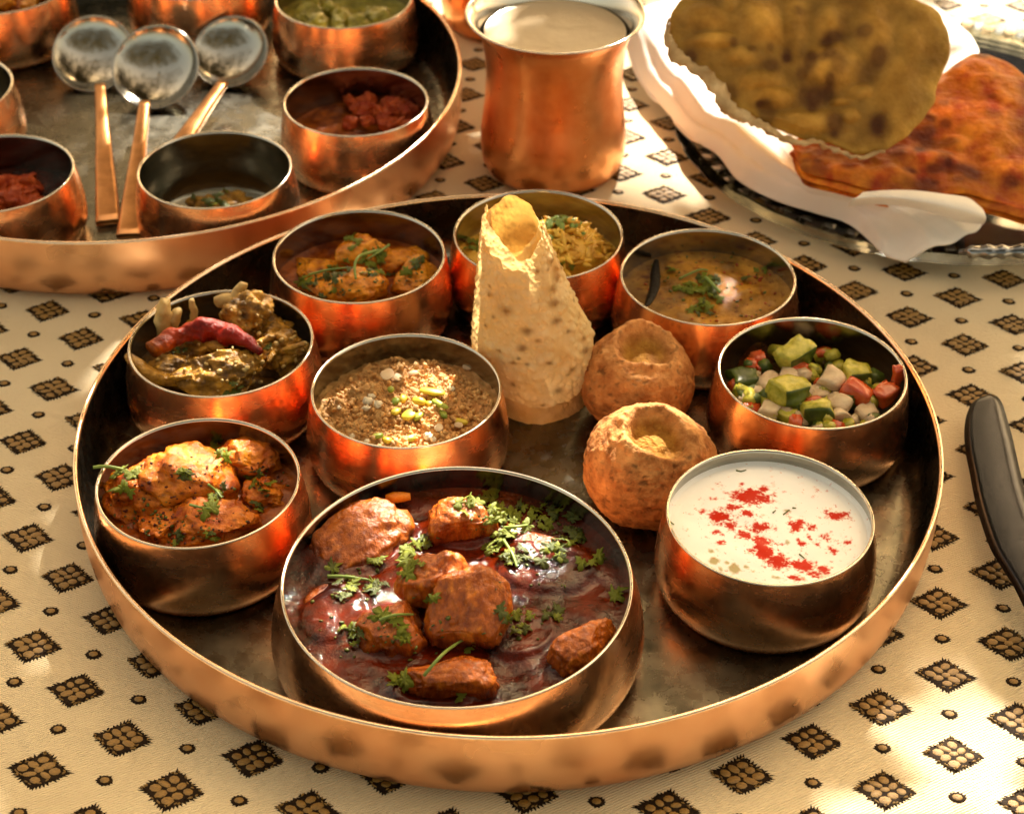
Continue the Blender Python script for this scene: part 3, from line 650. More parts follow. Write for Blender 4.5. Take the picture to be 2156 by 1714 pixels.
# ------------------------------------------------------------------ back left: orange chicken with herbs
c = BOWL['C']
d = Dish('chicken_masala', 'orange chicken masala with dark herbs and one pale stem', 'curry', (c[0], c[1], BZ + .002))
V, F = disc(c, 0.0275, inner_r(0.0275) - .0002, 0.0016, 110, 29); d.add('gravy', V, F, M['gravy_orange'])
for (px, py, z, rad, rot, sd) in [(772, 545, .0310, (.0215, .0165, .0140), (0, 0, 0), 101), (748, 612, .0325, (.0190, .0140, .0120), (0, 0, 20), 103), (885, 590, .0325, (.0165, .0140, .0120), (0, 0, 50), 105), (670, 570, .0270, (.0170, .0150, .0080), (0, 0, 0), 107), (850, 555, .0285, (.016, .014, .010), (0, 0, 0), 109), (680, 615, .0270, (.014, .012, .009), (0, 0, 0), 110)]:
    V, F = chunk(tuple(P(px, py, z)), rad, rot, sd, .18, 5, 5, 2.4, .85, .04); d.add('chicken_piece', V, F, M['chicken_yellow'], col=coat(V, sd, (.5, .33, .25), 150, .1))
leaves(d, [(745, 510, 18, 5, .005), (765, 545, 20, 5, .0048), (795, 555, 20, 6, .005), (730, 560, 20, 4, .0045), (800, 540, 14, 3, .005)])
leaves(d, [(640, 600, 26, 7, .0048), (690, 580, 30, 7, .0046), (800, 575, 34, 8, .0048), (860, 570, 26, 6, .0045), (720, 575, 20, 4, .0045), (690, 625, 24, 4, .0045), (880, 550, 14, 3, .004)], dark='mix')
stem(d, [(800, 540, .002), (780, 550, .004), (757, 562, .005), (748, 578, .004), (750, 600, .002)], .0009, .002)
stem(d, [(820, 525, .001), (800, 545, .003), (775, 560, .003)], .0007, .002)
stem(d, [(650, 585, .001), (690, 578, .002), (735, 570, .001)], .0007, .001)
flecks(d, 'herb_flecks', [(650, 600), (700, 610), (800, 590), (860, 600)], 'leaf_dark', 70, 34, .0013)

# ------------------------------------------------------------------ back: saffron rice heap behind the papad
c = BOWL['D']
d = Dish('saffron_rice', 'heap of yellow saffron rice strands with green onion', 'rice', (c[0], c[1], BZ + .002))
V, F = disc(c, 0.0250, inner_r(0.025) - .0002, 0.0020, 130, 39, mound=0.008); d.add('rice_bed', V, F, M['rice'])
V, F = chunk((c[0] + 0.013, c[1] + 0.004, 0.031), (.028, .026, .0200), (0, 0, 0), 121, .15, 0, 4); d.add('rice_heap', V, F, M['rice'])
V, F = [], []; r = random.Random(5); bv, bf = ico(2)
for k in range(210):
    a = r.uniform(0, 6.28); q = math.sqrt(r.random()); x = c[0] + 0.013 + .030 * q * math.cos(a); y = c[1] + 0.002 + .030 * q * math.sin(a)
    z = 0.0300 + 0.0215 * max(0, 1 - q * q) + r.uniform(0, .002)
    L = r.uniform(.004, .0075); rd = r.uniform(.0010, .0017)
    b = (bv * np.array([L, rd, rd])) @ rotm(0, r.uniform(-30, 30), r.uniform(-60, 110)).T + np.array([x, y, z])
    F += [tuple(i + len(V) for i in f) for f in bf]; V += b.tolist()
o = d.add('rice_grains', np.array(V), F, M['rice']); o['kind'] = 'stuff'
V, F = [], []
for k in range(46):
    g = r.random(); x = c[0] + r.gauss(0.012, .008); y = c[1] + r.gauss(.004, .007) + .006; q = math.hypot(x - c[0] - .013, y - c[1] - .002) / .03
    b = (bv * np.array([r.uniform(.002, .004), r.uniform(.0014, .002), .0012])) @ rotm(r.uniform(-40, 40), r.uniform(-40, 40), r.uniform(0, 180)).T + np.array([x, y, 0.0327 + .0215 * max(0, 1 - q * q)])
    F += [tuple(i + len(V) for i in f) for f in bf]; V += b.tolist()
o = mesh('green_onion_bits', V, F, M['stem'], d.t); o['kind'] = 'stuff'
leaves(d, [(1165, 440, 16, 5, .005), (1005, 520, 12, 5, .005), (1180, 455, 20, 5, .004), (1195, 560, 14, 3, .004)])

# ------------------------------------------------------------------ back right: dal
c = BOWL['E']
d = Dish('dal', 'brown lentil dal with a black chili strip and coriander', 'dal', (c[0], c[1], BZ + .002))
V, F = disc(c, 0.0320, inner_r(0.032) - .0002, 0.0011, 110, 49, 60, 140)
cc = np.ones((len(V), 3)); nz = fbm(V * 70, 4, 12); cc *= (0.78 + 0.5 * np.clip(nz + (V[:, :1].ravel() - c[0]) * 10, -0.6, 0.9))[:, None]
sp = fbm(V * 420, 2, 15) > 0.62; cc[sp] *= np.array([.5, .3, .25])
d.add('dal_surface', V, F, M['dal'], col=cc)
leaves(d, [(1490, 600, 20, 7, .0056), (1465, 610, 22, 5, .0062), (1475, 650, 18, 5, .0056), (1505, 625, 16, 4, .005), (1440, 612, 20, 3, .005), (1410, 575, 12, 4, .004), (1600, 575, 12, 3, .0042)])
leaves(d, [(1500, 605, 22, 8, .005), (1560, 590, 14, 2, .004), (1480, 655, 20, 4, .0045)], dark=True)
stem(d, [(1485, 600, .003), (1497, 615, .004), (1515, 628, .002)], .0010, .002)
stem(d, [(1430, 590, 0), (1470, 575, .001), (1490, 572, 0)], .0006, .001)
path = [np.array(P(x, y, .0328)) for x, y in [(1382, 548), (1380, 575), (1378, 605), (1368, 632), (1360, 645)]]
V, F = tube(path, [.0012, .0028, .0030, .0022, .0008], 10, 20, .6); d.add('chili_strip', V, F, M['chili_black'])
flecks(d, 'spice_flecks', [(1560, 640), (1600, 600), (1540, 560), (1450, 650)], 'chutney_red', 60, 55, .0012)
flecks(d, 'herb_flecks', [(1520, 560), (1580, 650), (1440, 590)], 'leaf_dark', 50, 50, .0012)

# ------------------------------------------------------------------ right: yogurt
c = BOWL['G']
d = Dish('yogurt', 'smooth white yogurt speckled with red chili powder and cumin', 'yogurt', (c[0], c[1], BZ + .002))
V, F = disc(c, 0.0405, inner_r(0.0405) - .0002, 0.0009, 60, 59, 200, 420, men=.0014)
cg = crop(2380, 1600, 2156 / 820.0)
def blob_field(V, blobs, z):
    f = np.zeros(len(V))
    for (x, y, rx, ry, w) in blobs:
        p = P(*cg(x, y), z); e = P(*cg(x + rx, y), z); g = P(*cg(x, y - ry), z)
        sx = abs(e.x - p.x); sy = abs(g.y - p.y)
        f = np.maximum(f, w * np.exp(-(((V[:, 0] - p.x) / sx) ** 2 + ((V[:, 1] - p.y) / sy) ** 2)))
    return f
red = [(880, 510, 190, 75, 1.15), (1000, 450, 70, 40, .8), (800, 400, 40, 20, .7), (520, 535, 45, 30, .8), (700, 625, 110, 40, .95), (580, 700, 110, 60, 1.1), (830, 680, 90, 35, .95), (690, 780, 70, 40, .85), (560, 840, 60, 30, .75),
       (960, 800, 130, 60, 1.0), (820, 870, 90, 50, .95), (600, 945, 65, 38, .8), (980, 930, 95, 70, 1.1), (1000, 1040, 120, 85, 1.2), (1130, 1130, 120, 70, 1.15), (1380, 1170, 140, 65, 1.2), (1560, 1200, 70, 55, 1.0), (1300, 1290, 80, 40, .85), (1480, 1240, 90, 40, .95),
       (1310, 790, 80, 75, 1.05), (1240, 700, 30, 40, .7), (1450, 800, 70, 40, .75), (1430, 900, 30, 50, .7), (1360, 960, 60, 45, .85), (1700, 690, 120, 60, 1.0), (1590, 900, 60, 50, .75), (1640, 1020, 60, 40, .75), (1790, 950, 65, 40, .85), (1500, 965, 35, 20, .6), (1150, 965, 60, 25, .75), (400, 640, 55, 26, .65), (1500, 430, 40, 40, .6)]
brn = [(530, 1120, 50, 40, 1.0), (720, 1190, 60, 60, .95), (650, 1140, 35, 25, .8), (590, 1200, 35, 25, .75), (900, 1230, 30, 25, .7), (830, 1190, 40, 30, .6), (500, 1030, 40, 30, .65), (560, 1020, 40, 25, .6), (1130, 1290, 90, 30, .6), (740, 1000, 60, 30, .5), (1220, 950, 30, 40, .6), (980, 690, 100, 22, .5), (1230, 640, 60, 14, .7), (1350, 660, 60, 18, .45), (270, 830, 20, 20, .5)]
fr = blob_field(V, red, .0405) + 0.30 * fbm(V * 420, 5, 71, .7); fb = blob_field(V, brn, .0405) + 0.22 * fbm(V * 560, 3, 73)
grain = fbm(V * 1300, 2, 75)
cc = np.ones((len(V), 3)); cc *= (1 + 0.03 * fbm(V * 60, 3, 77))[:, None]
a = np.clip((fb - .38) * 3.5, 0, 1)[:, None] * .85; cc = cc * (1 - a) + np.array([.42, .33, .10]) * a
a = np.clip((fr - .26) * 2.6, 0, 1)[:, None] * 0.35; cc = cc * (1 - a) + np.array([1.0, .42, .10]) * a
a = np.clip((fr - .34 + .26 * grain) * 2.8, 0, 1)[:, None] ** 1.2; cc = cc * (1 - a) + np.array([.56, .018, .002]) * a
sp = (vnoise(V * 900, 79) > .93) | (vnoise(V * 600 + 9, 81) > .955); cc[sp] = np.array([.75, .28, .08])
d.add('yogurt_surface', V, F, M['yogurt'], col=cc)
for pts in ([(1085, 668), (1110, 645)], [(1185, 685), (1240, 640)], [(735, 265), (780, 275), (830, 262)], [(1335, 1060), (1385, 1100)], [(1270, 622), (1305, 625)], [(105, 750), (145, 780)]):
    stem(d, [(*cg(*q), 0) for q in pts], .00035, .0003, 'leaf_dark', 'herb_shred')

# ------------------------------------------------------------------ centre: halwa
c = BOWL['H']
d = Dish('halwa', 'crumbly brown wheat halwa with nuts piled in the middle bowl', 'sweet', (c[0], c[1], BZ + .002))
V, F = disc(c, 0.0310, inner_r(0.0310) - .0004, 0.0042, 95, 69, 90, 220, mound=0.0085, oct=5)
V[:, 2] += 0.0012 * fbm(V * 420, 3, 72)
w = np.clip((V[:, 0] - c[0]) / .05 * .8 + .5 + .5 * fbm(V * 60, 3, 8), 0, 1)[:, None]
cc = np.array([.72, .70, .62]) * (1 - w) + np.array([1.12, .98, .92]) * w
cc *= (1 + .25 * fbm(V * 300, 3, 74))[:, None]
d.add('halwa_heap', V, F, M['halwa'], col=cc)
ch = crop(1100, 1180, 2156 / 750.0)
V, F = [], []; r = random.Random(15); bv, bf = ico(1); cols = []
for k in range(2200):
    a = r.uniform(0, 6.28); q = math.sqrt(r.random()) * .045; x, y = c[0] + q * math.cos(a), c[1] + q * math.sin(a)
    h = d.b.ray_cast(Vector((x, y, .2)), Vector((0, 0, -1))) if d.b else (d.hit(855, 830), d.b.ray_cast(Vector((x, y, .2)), Vector((0, 0, -1))))[1]
    if h[0] is None: continue
    s = r.uniform(.0006, .0012) if r.random() < .8 else r.uniform(.0014, .0026); b = (bv * (1 + .35 * (np.array([r.random() for _ in bv])[:, None] - .5)) * np.array([s, s * r.uniform(.4, 1), s * r.uniform(.35, .8)])) @ rotm(r.uniform(0, 90), r.uniform(0, 90), r.uniform(0, 360)).T + np.array(h[0]) + np.array([0, 0, s * .35])
    F += [tuple(i + len(V) for i in f) for f in bf]; V += b.tolist(); cv = r.uniform(.7, 1.25); cols += [(cv, cv * .96, cv * .9)] * len(bv)
o = d.add('halwa_crumbs', np.array(V), F, M['halwa'], col=np.array(cols)); o['kind'] = 'stuff'
def sliver(dish, name, x, y, L, w, th, ang, m, seed, bend=0.0, lift=0.001, tilt=0.0):
    h = dish.hit(*ch(x, y))
    if h is None: return
    bv, bf = ico(3); V = bv.copy(); V = np.sign(V) * np.abs(V) ** .8
    V = V * np.array([L, w, th]); V[:, 2] -= bend * V[:, 0] ** 2 / L; V[:, 1] += bend * V[:, 0] ** 2 / L
    V = V + 0.0002 * fbm(V * 300 + seed, 2, seed)[:, None]
    V = V @ rotm(tilt, 0, ang).T + np.array(h[0]) + np.array([0, 0, lift]); mesh(name, V, bf, M[m], dish.t)
K = 1.0 / 2.8747 * .5827 / 3900.0          # metres per measuring unit
for (x, y, L, w, ang, m) in [(1320, 700, 230, 60, -14, 'pistachio'), (1190, 800, 130, 42, -18, 'pistachio'), (950, 905, 80, 62, -25, 'pistachio'), (1090, 940, 140, 72, 58, 'pistachio'), (1190, 950, 120, 40, 62, 'pistachio_green'), (1030, 770, 100, 40, 85, 'pistachio'), (950, 800, 90, 45, 95, 'pistachio_green'),
                             (900, 680, 60, 36, 40, 'pistachio_green'), (1400, 830, 180, 36, -38, 'pistachio_green'), (1610, 1010, 150, 38, -16, 'pistachio'), (1300, 830, 80, 36, -10, 'pistachio'), (1090, 1190, 130, 40, 26, 'pistachio_green'), (860, 1200, 90, 46, -30, 'pistachio'), (760, 1160, 100, 34, 20, 'pistachio_green'), (1440, 930, 110, 40, -70, 'pistachio_green')]:
    sliver(d, 'pistachio_sliver', x, y, L * K * .60, w * K * .95, .0014, ang, m, int(x), .12, .0016, rnd.uniform(-20, 20))
for (x, y, L, w, ang) in [(870, 530, 130, 90, 40), (970, 560, 90, 60, 70), (1690, 450, 90, 55, -30), (1400, 1080, 90, 60, 60), (1130, 520, 90, 40, 10), (1600, 1060, 80, 45, -15)]:
    sliver(d, 'almond_slice', x, y, L * K * .6, w * K * .7, .0006, ang, 'almond', int(y), .1, .0022, 25)
for (x, y, s) in [(660, 800, 90), (760, 820, 70), (700, 740, 60), (1290, 1160, 75), (500, 1150, 50), (360, 850, 38), (1530, 660, 50), (640, 860, 60), (1340, 1180, 50), (650, 1200, 40)]:
    h = d.hit(*ch(x, y))
    if h: V, F = chunk(np.array(h[0]) + np.array([0, 0, s * K * .3]), (s * K * .62, s * K * .62, s * K * .45), (0, 0, s), int(x), .35, 1, 3, 4.0, 1, .12); mesh('milk_crumble', V, F, M['khoya'], d.t)

# ------------------------------------------------------------------ right back: chopped salad (every piece a thing)
c = BOWL['F']
cf = crop(2550, 1100, 2156 / 800.0)
KF = 1.0 / 2.695 * .5827 / 3960.0
def salad_box(name, x, y, z, sx, sy, sz, rot, m, label, seed, skin=False, cat=None):
    r = random.Random(seed); n = 9; V, F, MI = [], [], []
    bm = bmesh.new(); bmesh.ops.create_cube(bm, size=2.0); bmesh.ops.subdivide_edges(bm, edges=bm.edges[:], cuts=5, use_grid_fill=True)
    V = np.array([v.co[:] for v in bm.verts]); F = [tuple(v.index for v in f.verts) for f in bm.faces]; nrm = [f.normal.copy() for f in bm.faces]; bm.free()
    MI = [1 if (skin and nv.y < -.5) else 0 for nv in nrm]
    rr = np.linalg.norm(V, axis=1)[:, None]; V = V * (0.80 + 0.20 * (1.45 / rr))
    if m == 'onion': V = V * np.array([1, 1, .62]); V[:, 2] -= .30 * V[:, 0] ** 2
    V = V * (1 + 0.24 * fbm(V * .9 + seed, 2, seed)[:, None]); V[:, 0] *= 1 - 0.16 * r.uniform(-1, 1) * V[:, 2]; V[:, 1] *= 1 - .16 * r.uniform(-1, 1) * V[:, 2]
    V = (V * np.array([sx, sy, sz]) * .45) @ rotm(*rot).T
    ctr = P(*cf(x, y), z); loc = (ctr.x, ctr.y, z - sz * .5)
    sx, sy, sz = sx * 1.0, sy, sz
    o = mesh(name, V + np.array(ctr), F, [M[m], M['cuke_skin']] if skin else M[m], loc=loc, midx=MI)
    tag(o, label, cat or name.replace('_piece', '').replace('_', ' '), 'chopped salad pieces')
    return o
fillV, fillF = disc(c, 0.0170, inner_r(0.017) - .0002, 0.002, 120, 79, mound=.006)
o = mesh('salad_juice', fillV, fillF, M['gravy_brown'], loc=(c[0], c[1], BZ + .002)); tag(o, 'dark dressing pooled under the chopped salad', 'dressing')
U = KF
EXTRA = []
re_ = random.Random(77)
d_ = Dish('diced_salad', 'bed of finely diced onion tomato and cucumber under the larger salad pieces', 'salad', (c[0], c[1], BZ + .002))
vb, fb_ = [], []
bm_ = bmesh.new(); bmesh.ops.create_cube(bm_, size=1.0); bmesh.ops.bevel(bm_, geom=bm_.edges[:], offset=.14, segments=2, affect='EDGES'); CV = np.array([v.co[:] for v in bm_.verts]); CF = [tuple(v.index for v in f.verts) for f in bm_.faces]; bm_.free()
for k in range(110):
    a = re_.uniform(0, 6.28); q = math.sqrt(re_.random()) * .043; sz_ = np.array([re_.uniform(.006, .0105), re_.uniform(.005, .009), re_.uniform(.004, .008)])
    mname, nm_ = re_.choice([('onion', 'onion_dice'), ('onion', 'onion_dice'), ('tomato', 'tomato_dice'), ('cuke', 'cucumber_dice'), ('cuke', 'cucumber_dice'), ('cuke_skin', 'cucumber_dice')])
    z_ = .0300 + .0040 * (1 - (q / .043) ** 2) + re_.uniform(-.002, .003)
    mesh(nm_, (CV * sz_) @ rotm(re_.uniform(-40, 40), re_.uniform(-40, 40), re_.uniform(0, 180)).T + np.array([c[0] + q * math.cos(a), c[1] + q * math.sin(a), z_]), CF, M[mname], d_.t)
for a in [('cucumber_piece', 850, 500, .0405, 320 * U, 260 * U, 230 * U, (12, -8, 38), 'cuke', 'pale green cucumber cube topmost in the salad bowl', 1, True),
          ('tomato_piece', 890, 640, .0350, 300 * U, 200 * U, 150 * U, (0, 10, -10), 'tomato', 'red tomato cube just under the topmost cucumber', 2),
          ('cucumber_piece', 370, 740, .0330, 270 * U, 240 * U, 230 * U, (10, 0, 15), 'cuke_skin', 'dark green cucumber chunk against the shaded rim of salad bowl', 3, True),
          ('cucumber_piece', 440, 890, .0320, 250 * U, 170 * U, 130 * U, (20, 0, 20), 'cuke_skin', 'flat green cucumber skin piece below the dark green chunk', 4, True),
          ('cucumber_piece', 830, 850, .0410, 360 * U, 300 * U, 200 * U, (-8, 6, 28), 'cuke', 'bright yellow green cucumber cube in the heap centre', 5, True),
          ('cucumber_piece', 1060, 1040, .0365, 320 * U, 230 * U, 240 * U, (0, 0, 4), 'cuke', 'wet yellow cucumber cube touching the near bowl rim', 6, True),
          ('onion_piece', 640, 760, .0350, 280 * U, 220 * U, 150 * U, (20, 10, 30), 'onion', 'pinkish onion square between the two green cucumbers', 7),
          ('onion_piece', 830, 700, .0370, 230 * U, 200 * U, 120 * U, (10, 0, -20), 'onion', 'pale onion square under the bright centre cucumber', 8),
          ('cucumber_piece', 1240, 740, .0390, 240 * U, 220 * U, 280 * U, (8, 12, -30), 'onion', 'tall pale peeled cucumber block beside the orange tomato', 9),
          ('cucumber_piece', 1440, 690, .0370, 260 * U, 240 * U, 200 * U, (0, 10, 20), 'cuke', 'cucumber cube with a herb shred behind the orange tomato', 10, True),
          ('tomato_piece', 1480, 870, .0370, 300 * U, 240 * U, 200 * U, (-15, 14, -38), 'tomato', 'large orange red tomato wedge in the salad', 11),
          ('tomato_piece', 1740, 860, .0380, 250 * U, 200 * U, 140 * U, (10, -10, 40), 'tomato', 'tomato piece pressed to the sunny side of the bowl rim', 12),
          ('tomato_piece', 1865, 700, .0435, 90 * U, 90 * U, 230 * U, (0, 0, 20), 'tomato', 'narrow tomato strip standing up at the bowl rim', 13),
          ('onion_piece', 1320, 960, .0375, 230 * U, 180 * U, 130 * U, (20, 0, -30), 'onion', 'small pink onion flake in front of the tomato wedge', 14),
          ('onion_piece', 1310, 1075, .0350, 190 * U, 150 * U, 220 * U, (-10, 0, 5), 'onion', 'upright onion piece beside the wet yellow cucumber', 15),
          ('onion_piece', 650, 1020, .0345, 260 * U, 200 * U, 220 * U, (0, 10, 60), 'onion', 'pale onion curl leaning on the near bowl wall', 16),
          ('tomato_piece', 520, 950, .0320, 240 * U, 150 * U, 120 * U, (0, -15, 25), 'tomato', 'thin tomato slip under the bright centre cucumber', 17),
          ('onion_piece', 1570, 1040, .0350, 210 * U, 180 * U, 130 * U, (0, 0, 30), 'onion', 'pink onion square below the orange tomato wedge', 18),
          ('tomato_piece', 530, 630, .0320, 130 * U, 130 * U, 130 * U, (0, 0, 30), 'tomato', 'dim red tomato dice at the shaded back of the salad', 19),
          ('onion_piece', 1110, 860, .0350, 220 * U, 180 * U, 170 * U, (0, 0, 10), 'onion', 'purple onion layer between centre cucumber and pale block', 20),
          ('cucumber_piece', 800, 1080, .0320, 260 * U, 200 * U, 200 * U, (0, 0, 50), 'cuke', 'low cucumber chunk wedged between onion curl and wet cucumber', 21, True)]:
    salad_box(*a)

# ------------------------------------------------------------------ papad cone
def papad():
    t = thing('papad_cone', 'tall blistered papad rolled into a cone standing on the tray', 'papad', (0.016, 0.006, 0.003))
    r = np.random.RandomState(4)
    def wall(th0, th1, zb, zt, rad_b, rad_t, nth, nz, seed, prof, lean, nb, name, dark):
        th = np.linspace(th0, th1, nth); v = np.linspace(0, 1, nz)
        TH, VV = np.meshgrid(th, v, indexing='ij')
        b = zb(TH); tp = zt(TH); Zc = b + (tp - b) * VV
        Rr = prof(Zc, TH)
        cx = 0.016 + lean[0] * Zc; cy = 0.006 + lean[1] * Zc
        disp = np.zeros_like(Rr); bl = np.zeros_like(Rr)
        for k in range(nb):
            a = r.uniform(th0, th1); z = r.uniform(0.0, 0.128); s = r.choice([.0010, .0013, .0017, .0024], p=[.35, .35, .24, .06])
            d2 = ((TH - a) * Rr) ** 2 + (Zc - z) ** 2
            disp = np.maximum(disp, 0.66 * s * np.exp(-(d2 / (s * s)) ** 1.5))
        Rr = Rr + disp * (1.0 if name == 'outer_flap' else .6) + 0.0007 * fbm(np.stack([TH.ravel() * 2, Zc.ravel() * 60, 0 * TH.ravel()], -1), 3, seed).reshape(Rr.shape)
        V = np.stack([cx + Rr * np.cos(TH), cy + Rr * np.sin(TH) * .92, 0.003 + Zc], -1).reshape(-1, 3)
        cc = np.ones((nth * nz, 3)) * (0.93 + .10 * fbm(np.stack([TH.ravel() * 3, Zc.ravel() * 110, 0 * TH.ravel()], -1), 3, seed + 3))[:, None]
        cc = cc * (1 + 14 * disp.ravel()[:, None])
        for k in range(70):
            a = r.uniform(th0, th1); z = r.uniform(.004, .125); s = r.uniform(.0008, .0023)
            d2 = ((TH - a) * Rr / 1.5) ** 2 + (Zc - z) ** 2; m = np.exp(-d2 / (s * s)).ravel()[:, None]
            cc = cc * (1 - m * .92) + np.array([.10, .05, .02]) * m * .92
        for k in range(16):
            a = r.uniform(th0, th1); z = r.uniform(.004, .125); s = r.uniform(.002, .006)
            d2 = ((TH - a) * Rr) ** 2 + (Zc - z) ** 2; m = np.exp(-d2 / (s * s)).ravel()[:, None]
            cc = cc * (1 - m * .35) + np.array([.75, .45, .15]) * m * .35
        cc *= dark
        F = grid_faces(nth, nz)
        o = mesh(name, V, F, M['papad' if name == 'outer_flap' else 'papad_inner'], t, col=cc)
        return o
    lean = (-0.140, 0.02)
    pi = math.pi
    # inner roll: standing tube that the outer sheet wraps
    def prof_in(z, th): return np.interp(z, [0, .012, .05, .09, .125], [.0252, .0246, .0210, .0158, .0114]) + .0012 * np.sin(2 * th + .6)
    wall(-pi * 1.15, pi * 1.0, lambda th: 0 * th, lambda th: 0.1150 + 0.0100 * np.sin(th) + .0008 * np.sin(5 * th), 0, 0, 260, 190, 11, prof_in, lean, 1200, 'inner_roll', .97)
    # outer flap: from the left round the front to the right, its lower edge hanging free
    def prof_o(z, th):
        b = np.interp(z, [.012, .022, .045, .075, .10, .120], [.0330, .0345, .0322, .0252, .0190, .0140])
        return b + .0014 * np.cos(th + 1.2) + 0.0065 * np.clip((th + .95) / .9, 0, 1) * np.interp(z, [.0, .03, .07], [1, 1, 0])
    def zb(th):
        return np.interp(th, [-3.6, -3.0, -2.5, -2.0, -1.62, -1.3, -1.0, -.7, -.35, -.05], [.034, .031, .026, .0215, .0195, .0190, .0205, .0290, .044, .054]) + .0012 * np.sin(th * 9)
    def zt(th):
        return np.interp(th, [-3.6, -3.0, -2.4, -2.15, -1.9, -1.7, -1.5, -1.2, -.8, -.3, 0.0], [.122, .121, .119, .118, .113, .107, .1035, .1045, .109, .115, .119]) + .0007 * np.sin(th * 7 + 1)
    wall(-3.6, -0.05, zb, zt, 0, 0, 300, 220, 21, prof_o, lean, 1500, 'outer_flap', 1.0)
    return t
papad()

# ------------------------------------------------------------------ baati
def baati(label, ctr, rad, seed, tilt, crater, lipf):
    n, m = 170, 150
    th = np.linspace(0, 2 * np.pi, n, endpoint=False)
    ph = np.pi * (1 - np.linspace(0, 1, m) ** 1.25)[:]
    TH, PH = np.meshgrid(th, ph, indexing='ij')
    sx = np.sin(PH); x = sx * np.cos(TH); y = sx * np.sin(TH); z = np.cos(PH)
    wob = rc_ = crater * (1 + .10 * np.sin(2 * TH + seed) + .06 * np.sin(3 * TH + 1.3 * seed)); rc = crater
    q = np.clip((sx / wob - .50) / .62, 0, 1); sm = q * q * (3 - 2 * q); dep = np.where(z > 0, .31 * (1 - sm), 0)
    z = z - dep + np.where(z > 0, .05 * np.exp(-((sx / wob - 1.12) / .22) ** 2), 0)
    V0 = np.stack([x, y, z], -1).reshape(-1, 3); insf = np.where(np.cos(PH) > 0, 1 - sm, 0).ravel()
    z2 = V0[:, 2].copy(); rim = np.exp(-((np.hypot(V0[:, 0], V0[:, 1]) - rc * 1.1) / .2) ** 2) * (V0[:, 2] > 0.1)
    ang = np.arctan2(V0[:, 1], V0[:, 0])
    V = V0.copy(); V[:, 2] += rim * lipf(ang) ; V[:, 2] = np.where(V[:, 2] < -.72, -.72 + (V[:, 2] + .72) * .25, V[:, 2])
    nn = V0 / (np.linalg.norm(V0, axis=1)[:, None] + 1e-9)
    nn = nn * (1 - insf[:, None]) + np.array([0, 0, 1.0]) * insf[:, None]
    disp = 0.032 * fbm(V0 * 1.6 + seed, 3, seed) + .020 * fbm(V0 * 9 + seed, 5, seed + 1, .6) - .028 * np.clip(fbm(V0 * 13 + seed, 2, seed + 2) - .45, 0, 1) + rim * .028 * fbm(V0 * 9, 3, seed + 4)
    V = V + nn * disp[:, None]
    V = (V * np.array([rad, rad * .97, rad * .88])) @ rotm(*tilt).T + np.array(ctr)
    V[:, 2] = np.maximum(V[:, 2], 0.0033)
    cc = np.ones((len(V), 3)) * (1 + .22 * fbm(V0 * 4, 3, seed + 6))[:, None]
    cc *= (1 + .30 * rim * (1 - insf) + .0)[:, None] * np.where(rim[:, None] > .3, np.array([1.05, 1.12, 1.2]), 1)
    pit = np.clip(fbm(V0 * 13 + seed, 2, seed + 2) - .38, 0, 1)[:, None] * (1 - insf[:, None]); cc *= 1 - np.clip(pit * 1.3, 0, .5)
    w = (np.clip(insf * 1.6 - .5, 0, 1))[:, None]; cc = cc * (1 - w) + np.array([.85, .92, .42]) * w
    F = grid_faces(n, m, True)
    loc = (ctr[0], ctr[1], 0.0031)
    o = mesh('baati_bread', V, F, M['baati'], loc=loc, col=cc); tag(o, label, 'bread ball', 'baked baati bread balls')
pf = P(1370, 978, .029); pb = P(1343, 800, .027)
baati('front baati ball with an open round hollow beside the yogurt', (pf.x, pf.y, .0275), .0352, 3, (12, 4, 0), .46, lambda a: .04 * np.cos(a - 2.2))
baati('rear baati ball with a broken lip beside the papad', (pb.x, pb.y, .0255), .0320, 9, (6, 6, 30), .45, lambda a: .16 * np.cos(a - 1.1) - .06 * np.cos(2 * a))

# ------------------------------------------------------------------ copper tumblers
def tumbler(label, loc, full):
    t = thing('copper_tumbler', label, 'tumbler', loc, 'copper tumblers')
    po = [(0.0004, 0), (.0435, 0), (.0455, .0012), (.0478, .006), (.0490, .016), (.0488, .026), (.0472, .038), (.0456, .052), (.0450, .066), (.0456, .080), (.0474, .092), (.0505, .101), (.0545, .1068), (.0575, .1088)]
    V, F = lathe(po, 128); mesh('body', np.array(V) + np.array(loc), F, M['copper_cup'], t)
    pi = [(.0575, .1088), (.0583, .1095), (.0580, .1103), (.0568, .1102), (.0540, .1084), (.0500, .1030), (.0466, .094), (.0446, .080), (.0440, .066), (.0446, .052), (.0462, .038), (.0476, .026), (.0476, .016), (.042, .006), (.0004, .004)]
    V, F = lathe(pi, 128); mesh('lining', np.array(V) + np.array(loc), F, M['steel_rim'], t)
    if full:
        V, F = disc((loc[0], loc[1]), .0965, .0462, .0003, 40, 5); o = mesh('buttermilk', V, F, M['lassi'], loc=(loc[0], loc[1], .06)); tag(o, 'pale buttermilk filling the copper tumbler', 'drink')
    return t
tumbler('tall copper tumbler of buttermilk standing beside the bread plate', (.0272, .2755, .0), True)
q = P(1062, 62, 0)
tumbler('second copper tumbler mostly hidden behind the first one', (q.x, q.y + .02, .0), False)

